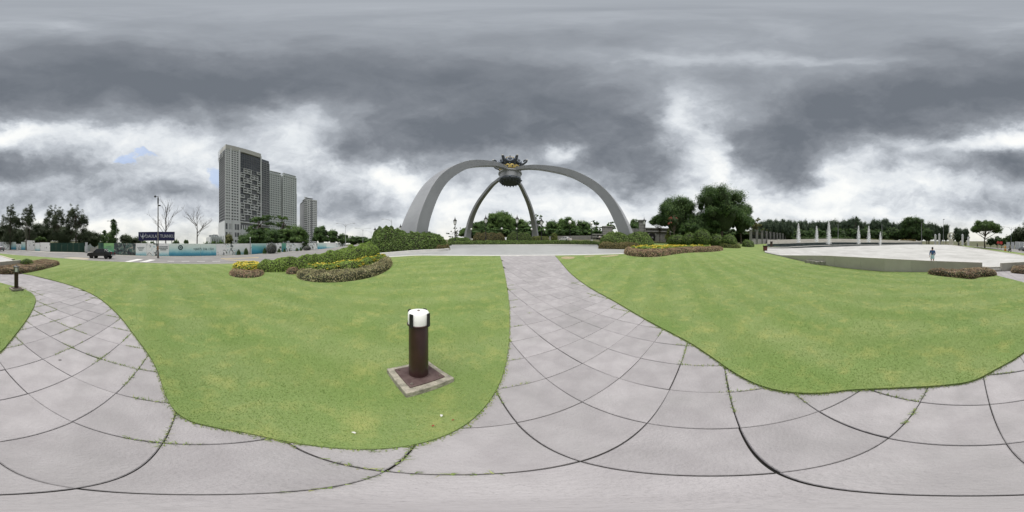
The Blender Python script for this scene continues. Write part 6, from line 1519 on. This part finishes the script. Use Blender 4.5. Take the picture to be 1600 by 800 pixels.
# ================================================================== vehicles
m_tyre = mat('tyre', (.015, .015, .016), (.025, .025, .025), rough=.9); m_rim = mat('alloy', (.55, .55, .56), (.62, .62, .62), rough=.4, metal=.1)
m_cglass = mat('car_glass', (.05, .056, .062), (.07, .076, .082), rough=.06, spec=1.0)
m_lightw = mat('headlight', (.7, .7, .7), (.75, .75, .75), rough=.2); m_lightr = mat('tail_light', (.35, .02, .02), (.4, .03, .03), rough=.25)
def extrude_profile(mb, prof, w, inset=0.0, zcut=None):
    """closed side profile (x, z) given width; the cabin part above zcut leans in"""
    n = len(prof); vs = []
    for s in (-1, 1):
        for x, z in prof: vs.append((x, s*(w/2-(inset if zcut is not None and z > zcut else 0)), z))
    V, F = triangulate([Vector(p) for p in prof], [])
    idx = [min(range(n), key=lambda k: (prof[k][0]-v[0])**2+(prof[k][1]-v[1])**2) for v in V]
    mb.add(vs, [tuple(idx[i] for i in f) for f in F]+[tuple(idx[i]+n for i in f[::-1]) for f in F]+[(i, (i+1) % n, (i+1) % n+n, i+n) for i in range(n)])
def vehicle(kind, x, d, head, paint, label, sc_=1.0):
    g = G(x, d, .02 if kind == 'pickup' else .0); e = empty('pickup_truck' if kind == 'pickup' else 'car', g, head, label, 'pickup truck' if kind == 'pickup' else 'car'); W_ = 1.8
    if kind == 'pickup':
        prof = [(-2.5,.55),(-2.5,1.12),(-1.0,1.16),(-.85,1.16),(1.0,1.15),(2.2,1.05),(2.55,.92),(2.6,.5),(2.2,.42),(-2.2,.42)]; cab = [(-1.1,1.14),(-1.04,1.70),(-.8,1.80),(.6,1.78),(1.3,1.14)]; wx = (1.6, -1.5); wr = .39
        win = [((-.72,1.24),(-.62,1.62),(-.12,1.64),(-.12,1.24)), ((-.02,1.24),(-.02,1.64),(.5,1.62),(.98,1.24))]
    else:
        prof = [(-2.0,.45),(-2.05,.95),(-1.5,1.0),(1.0,.98),(1.9,.85),(2.1,.5),(1.9,.28),(-1.8,.28)]; cab = [(-1.75,.98),(-1.1,1.42),(-.2,1.5),(.5,1.42),(1.2,.97)]; wx = (1.3, -1.25); wr = .31
        win = [((-1.3,1.02),(-.98,1.36),(-.3,1.40),(-.3,1.02)), ((-.2,1.02),(-.2,1.42),(.42,1.36),(.9,1.02))]
    mb = MB(); extrude_profile(mb, prof, W_); body = mb.build('body', paint, e, bevel=.06)
    mb = MB(); extrude_profile(mb, cab, W_-.12, .14, prof[1][1]+.1); cb = mb.build('cabin', paint, e, bevel=.04)
    for s in (-1, 1):
        for q in win:
            mb = MB(); mb.add([(x_, s*((W_-.12)/2-.14*min(1, max(0, (z_-1.0)/.5))+.012), z_) for x_, z_ in q], [(0, 1, 2, 3) if s < 0 else (3, 2, 1, 0)]); mb.build('side_window', m_cglass, cb)
        for k in (0, 1):
            wh = empty('wheel'); wh.parent = e; wh.location = (wx[k], s*(W_/2-.03), wr)
            t_ = MB().lathe([(wr*.62, -.12), (wr*.93, -.12), (wr, -.07), (wr, .07), (wr*.93, .12), (wr*.62, .12)], 20).build('tyre', m_tyre, wh, smooth=True); t_.rotation_euler = (math.pi/2, 0, 0)
            r_ = MB().lathe([(wr*.64, -.1), (wr*.6, .1), (wr*.3, .06), (wr*.14, .09)], 12).build('rim', m_rim, wh); r_.rotation_euler = (-s*math.pi/2, 0, 0)
            ar_ = MB(); ar_.torus((wx[k], s*(W_/2-.02), wr), wr*1.12, .05, (0, 1, 0), 16, 5); ar_.build('wheel_arch', paint if kind != 'pickup' else m_tyre, body)
        MB().box((prof[6 if kind == 'pickup' else 4][0]-.02, s*.68, .82 if kind == 'pickup' else .72), (.12, .34, .18)).build('headlight', m_lightw, body, bevel=.03)
        MB().box((prof[0][0]-.01, s*.76, .93 if kind == 'pickup' else .8), (.06, .18, .34)).build('tail_light', m_lightr, body, bevel=.02)
        MB().box((.95 if kind == 'pickup' else .9, s*(W_/2+.1), prof[1][1]+.08), (.14, .2, .16)).build('mirror', paint, body, bevel=.03)
    fx = (cab[-1][0]+cab[-2][0])/2
    mb = MB(); c0, c1 = cab[-1], cab[-2]; mb.add([(c0[0]-.05, -.72, c0[1]+.05), (c0[0]-.05, .72, c0[1]+.05), (c1[0]+.02, .62, c1[1]-.04), (c1[0]+.02, -.62, c1[1]-.04)], [(0, 1, 2, 3)]); o = mb.build('windscreen', m_cglass, cb); o.location = (.05, 0, .02)
    mb = MB(); c0, c1 = cab[0], cab[1]; mb.add([(c0[0]-.02, -.7, c0[1]+.08), (c0[0]-.02, .7, c0[1]+.08), (c1[0]-.02, .6, c1[1]-.06), (c1[0]-.02, -.6, c1[1]-.06)], [(3, 2, 1, 0)]); mb.build('rear_window', m_cglass, cb)
    MB().box((prof[0][0]-.06, 0, .55 if kind == 'pickup' else .5), (.14, W_*.92, .16)).build('rear_bumper', m_rim if kind == 'pickup' else paint, body, bevel=.03)
    MB().box((2.6 if kind == 'pickup' else 2.08, 0, .56 if kind == 'pickup' else .45), (.12, W_*.9, .24)).build('front_bumper', paint, body, bevel=.04)
    if kind == 'pickup':
        MB().box((-1.7, 0, 1.15), (1.45, 1.5, .06)).build('bed_liner', m_tyre, body)
        for s in (-1, 1):
            rb = MB(); rb.tube([(-1.05, s*.72, 1.1), (-1.15, s*.7, 1.62), (-1.6, s*.72, 1.35), (-2.0, s*.74, 1.14)], .045, 8); rb.build('sport_bar', m_rim, body, smooth=True)
        rb = MB(); rb.tube([(-1.15, -.7, 1.62), (-1.15, .7, 1.62)], .045, 8); rb.build('sport_bar_crosspiece', m_rim, body, smooth=True)
    e.scale = (sc_, sc_, sc_); return e
def heading(x, turn):   # facing towards decreasing heading, turned away from the camera by 'turn'
    a_ = az(x); f = Vector((-math.cos(a_), math.sin(a_)))*math.cos(turn)+Vector((math.sin(a_), math.cos(a_)))*math.sin(turn); return math.atan2(f.y, f.x)
vehicle('pickup', 157.8, 29.5, heading(157.8, R(28)), mat('black_paint', (.006, .007, .011), (.009, .010, .014), scale=2, rough=.35, spec=.35, coat=.25), 'black double-cab pickup truck driving along the road', .95)
vehicle('car', 883.5, 47, heading(883.5, R(40)), mat('white_paint', (.62, .62, .61), (.68, .68, .67), scale=2, rough=.3, coat=.4), 'white car parked behind the low hedge by the trees', .9)
vehicle('car', 1599, 52, heading(1599, R(60)), mat('grey_paint', (.16, .17, .18), (.19, .2, .21), scale=2, rough=.3, coat=.4), 'grey car on the road beyond the short plaza wall', .95)

# ================================================================== people
m_skin = mat('skin', (.36, .22, .15), (.40, .25, .17), scale=6, rough=.6); m_hair = mat('hair', (.012, .010, .009), (.02, .017, .015), scale=10, rough=.6)
def skin(name, verts, edges, radii, m, parent, sub=1):
    me = bpy.data.meshes.new(name); me.from_pydata(verts, edges, []); o = bpy.data.objects.new(name, me); col.objects.link(o)
    mod = o.modifiers.new('s', 'SKIN'); 
    for v, r in zip(me.skin_vertices[0].data, radii): v.radius = (r, r) if not isinstance(r, tuple) else r
    me.skin_vertices[0].data[0].use_root = True
    sb = o.modifiers.new('d', 'SUBSURF'); sb.levels = sub; sb.render_levels = sub
    dg = bpy.context.evaluated_depsgraph_get(); nm = bpy.data.meshes.new_from_object(o.evaluated_get(dg)); bpy.data.objects.remove(o)
    nm.materials.clear(); return link(name, nm, m, parent, smooth=True)
def person(loc, rz, hgt, shirt, lower, label, sit=False, name='person', skirt=True):
    e = empty(name, loc, rz, label, 'person'); k = hgt/1.70; S = lambda L: [(x*k, y*k, z*k) for x, y, z in L]
    if not sit:
        legs = [((.09,0,.88),(.10,.01,.48),(.10,-.02,.09),(.10,.12,.035)), ((-.09,0,.88),(-.11,.02,.48),(-.12,-.02,.09),(-.13,.12,.035))]; pz = .95
        arms = [((.19,0,1.38),(.25,-.03,1.10),(.20,.14,.93)), ((-.19,0,1.38),(-.26,-.03,1.10),(-.24,.05,.86))]; lean = 0
    else:
        legs = [((.10,.05,.80),(.16,.42,.74),(.15,.30,.30),(.15,.42,.25)), ((-.10,.05,.80),(-.16,.42,.74),(-.15,.30,.30),(-.15,.42,.25))]; pz = .84
        arms = [((.19,.10,1.26),(.27,.28,1.06),(.26,.52,1.02)), ((-.19,.10,1.26),(-.27,.28,1.06),(-.26,.52,1.02))]; lean = .12
    dz = pz-.95
    vs = [(0, 0, pz), (0, lean*.5, 1.15+dz), (0, lean, 1.36+dz), (0, lean+.01, 1.47+dz), (0, lean+.03, 1.56+dz), (0, lean+.03, 1.66+dz)]; ed = [(0, 1), (1, 2), (2, 3), (3, 4), (4, 5)]; rd = [.13, .125, .14, .052, .085, .075]
    for L in legs:
        b = len(vs); vs += list(L); ed += [(0, b), (b, b+1), (b+1, b+2), (b+2, b+3)]; rd += [.085, .058, .038, .035]
    for L in arms:
        b = len(vs); vs += list(L); ed += [(2, b), (b, b+1), (b+1, b+2)]; rd += [.055, .042, .03]
        q = L[2]; hb = len(vs); vs.append((q[0], q[1]+.05, q[2]-.04)); ed.append((b+2, hb)); rd.append(.036)
        for f in range(4):
            vs.append((q[0]-.03+.02*f, q[1]+.10+.004*(f % 2), q[2]-.10)); ed.append((hb, len(vs)-1)); rd.append(.009)
        vs.append((q[0]-(.05 if q[0] > 0 else -.05), q[1]+.08, q[2]-.03)); ed.append((hb, len(vs)-1)); rd.append(.010)
    body = skin('body', S(vs), ed, [r*k for r in rd], m_skin, e)
    hx = (0, lean+.03, 1.60+dz)
    MB().ell((hx[0]*k, (hx[1]+.105)*k, (hx[2]-.01)*k), (.014*k, .02*k, .022*k), 6, 5).build('nose', m_skin, body, smooth=True)
    for s in (-1, 1):
        MB().ell((s*.088*k, hx[1]*k, hx[2]*k), (.012*k, .02*k, .032*k), 6, 5).build('ear', m_skin, body, smooth=True); MB().ell((s*.034*k, (hx[1]+.086)*k, (hx[2]+.02)*k), (.014*k, .01*k, .009*k), 6, 5).build('eye', m_hair, body, smooth=True)
    MB().ell((0, (hx[1]-.022)*k, (hx[2]+.035)*k), (.098*k, .108*k, .115*k), 14, 9).build('hair', m_hair, e, smooth=True)
    tv = [vs[0], vs[1], vs[2]]; te = [(0, 1), (1, 2)]; tr_ = [.155, .148, .158]
    for L in arms:
        b = len(tv); m_ = tuple((np.array(L[1])*.35+np.array(L[2])*.65)); tv += [L[0], L[1], m_]; te += [(2, b), (b, b+1), (b+1, b+2)]; tr_ += [.075, .062, .05]
    skin('shirt', S(tv), te, [r*k for r in tr_], shirt, e)
    if not sit and skirt:
        MB().lathe([(.155*k, 1.0*k), (.175*k, .86*k), (.215*k, .62*k), (.20*k, .615*k), (.15*k, .9*k)], 16, cap=False).build('shorts', lower, e, smooth=True)
    else:
        sv = [(0, 0, pz)]; se = []; sr = [.14]
        for L in legs:
            b = len(sv); sv += [L[0], L[1], L[2]]; se += [(0, b), (b, b+1), (b+1, b+2)]; sr += [.105, .075, .06]
        skin('trousers', S(sv), se, [r*k for r in sr], lower, e)
    for L in legs:
        q = L[2]; MB().ell((q[0]*k, (q[1]+.07)*k, (L[3][2]-.0+.01)*k), (.05*k, .13*k, .045*k), 8, 6).build('shoe', mat('shoe', (.10, .10, .10), (.14, .14, .14)), e, smooth=True)
    return e
px_, py_ = XY(1457, 14.5); pzz = fz(px_, py_); person((px_, py_, pzz), -az(1457)+R(12), ZP(386.6, 14.5)-pzz, mat('blue_shirt', (.035, .085, .20), (.06, .14, .26), scale=8, rough=.85), mat('teal_cloth', (.32, .52, .50), (.42, .58, .56), scale=8, rough=.85), 'person in a blue top and pale teal shorts standing behind the plaza wall')
m_whs = mat('white_shirt', (.6, .6, .6), (.66, .66, .66), rough=.85); m_trs = mat('dark_trousers', (.03, .03, .035), (.04, .04, .045), rough=.85)
person(G(1019.3, 49), -az(1019)+math.pi, 1.7, m_whs, m_trs, 'person in a white shirt at the arched gate opening by the large trees', skirt=False)
person(G(936.8, 50), -az(937)+math.pi, 1.7, m_whs, m_trs, 'person in a white shirt near the gate beside the front arch leg', skirt=False)
def motorbike(x, d, label, rl):
    g = G(x, d); hd_ = -az(x)+R(150); e = empty('motorcycle', g, hd_, label, 'motorcycle'); m_b = mat('bike_dark', (.03, .03, .035), (.05, .05, .055), rough=.4)
    for yy in (-.62, .62):
        wh = MB(); wh.torus((0, yy, .3), .25, .055, (1, 0, 0), 18, 6); w = wh.build('wheel', m_tyre, e, smooth=True); MB().lathe([(.05, -.04), (.05, .04)], 8).build('hub', m_rim, w).matrix_local = Matrix.Translation((0, yy, .3)) @ Matrix.Rotation(math.pi/2, 4, 'Y')
    bd = MB(); bd.tube([(0, .5, .75), (0, .35, .55), (0, .0, .42), (0, -.4, .6), (0, -.75, .72)], [.10, .13, .12, .15, .08], 8); bd.build('fairing', m_b, e, smooth=True)
    MB().box((0, -.25, .76), (.26, .75, .1)).build('seat', m_tyre, e, bevel=.03)
    hb = MB(); hb.tube([(-.34, .38, 1.02), (0, .48, .98), (.34, .38, 1.02)], .02, 6); hb.tube([(0, .62, .3), (0, .48, .98)], .035, 6); hb.build('handlebar', m_rim, e, smooth=True); MB().ell((0, .6, .85), (.1, .07, .1), 10, 6).build('headlight', m_lightw, e, smooth=True)
    r = person((g.x, g.y, g.z+.02), hd_, 1.66, mat('rider_jacket', (.05, .05, .06), (.08, .08, .09), rough=.85), m_trs, rl, sit=True)
    r.location = Vector((g.x, g.y, g.z))+Matrix.Rotation(hd_, 3, 'Z') @ Vector((0, -.28, .02))
    MB().ell((0, .15*.97, 1.60*.95*.97), (.14, .155, .145), 12, 8).build('helmet', m_b, r, smooth=True)
motorbike(1577.5, 42, 'dark motorcycle on the road beside the orange barrel', 'rider in dark clothes and helmet on the motorcycle')
# scraps on the lawn
m_scrap = mat('pale_scrap', (.62, .62, .58), (.7, .7, .66), rough=.8); m_rleaf = mat('red_dry_leaf', (.30, .06, .04), (.38, .1, .06), rough=.8)
for x, y, s, m, lab, nm in ((690,653,.016,m_scrap,'pale scrap of paper on the lawn near the bollard footing','paper_scrap'),(553,679,.013,m_scrap,'pale scrap of paper near the front edge of the lawn','paper_scrap'),(677,669,.012,m_rleaf,'red dry leaf near the lawn edge below the bollard','fallen_leaf'),(708,660,.01,m_rleaf,'red dry leaf at the path edge by the bollard','fallen_leaf'),(631.5,417,.06,m_scrap,'pale scrap lying far out on the lawn before the tall hedge','paper_scrap')):
    gx, gy = Gy(x, y); mb = MB(); mb.add([(-s, -s*.5, 0), (s*.2, -s*.55, .008), (s, -s*.2, .002), (s*.8, s*.4, .012), (-s*.4, s*.5, .004), (-s, -s*.5, -.003), (s, -s*.2, -.002), (s*.8, s*.4, .009), (-s*.4, s*.5, .001)], [(0, 1, 2, 3, 4), (8, 7, 6, 5)])
    o = mb.build(nm, m); o.location = (gx, gy, h(gx, gy)+.045); o.rotation_euler = (.1, .1, x); props(o, lab, 'litter' if nm == 'paper_scrap' else 'leaf')
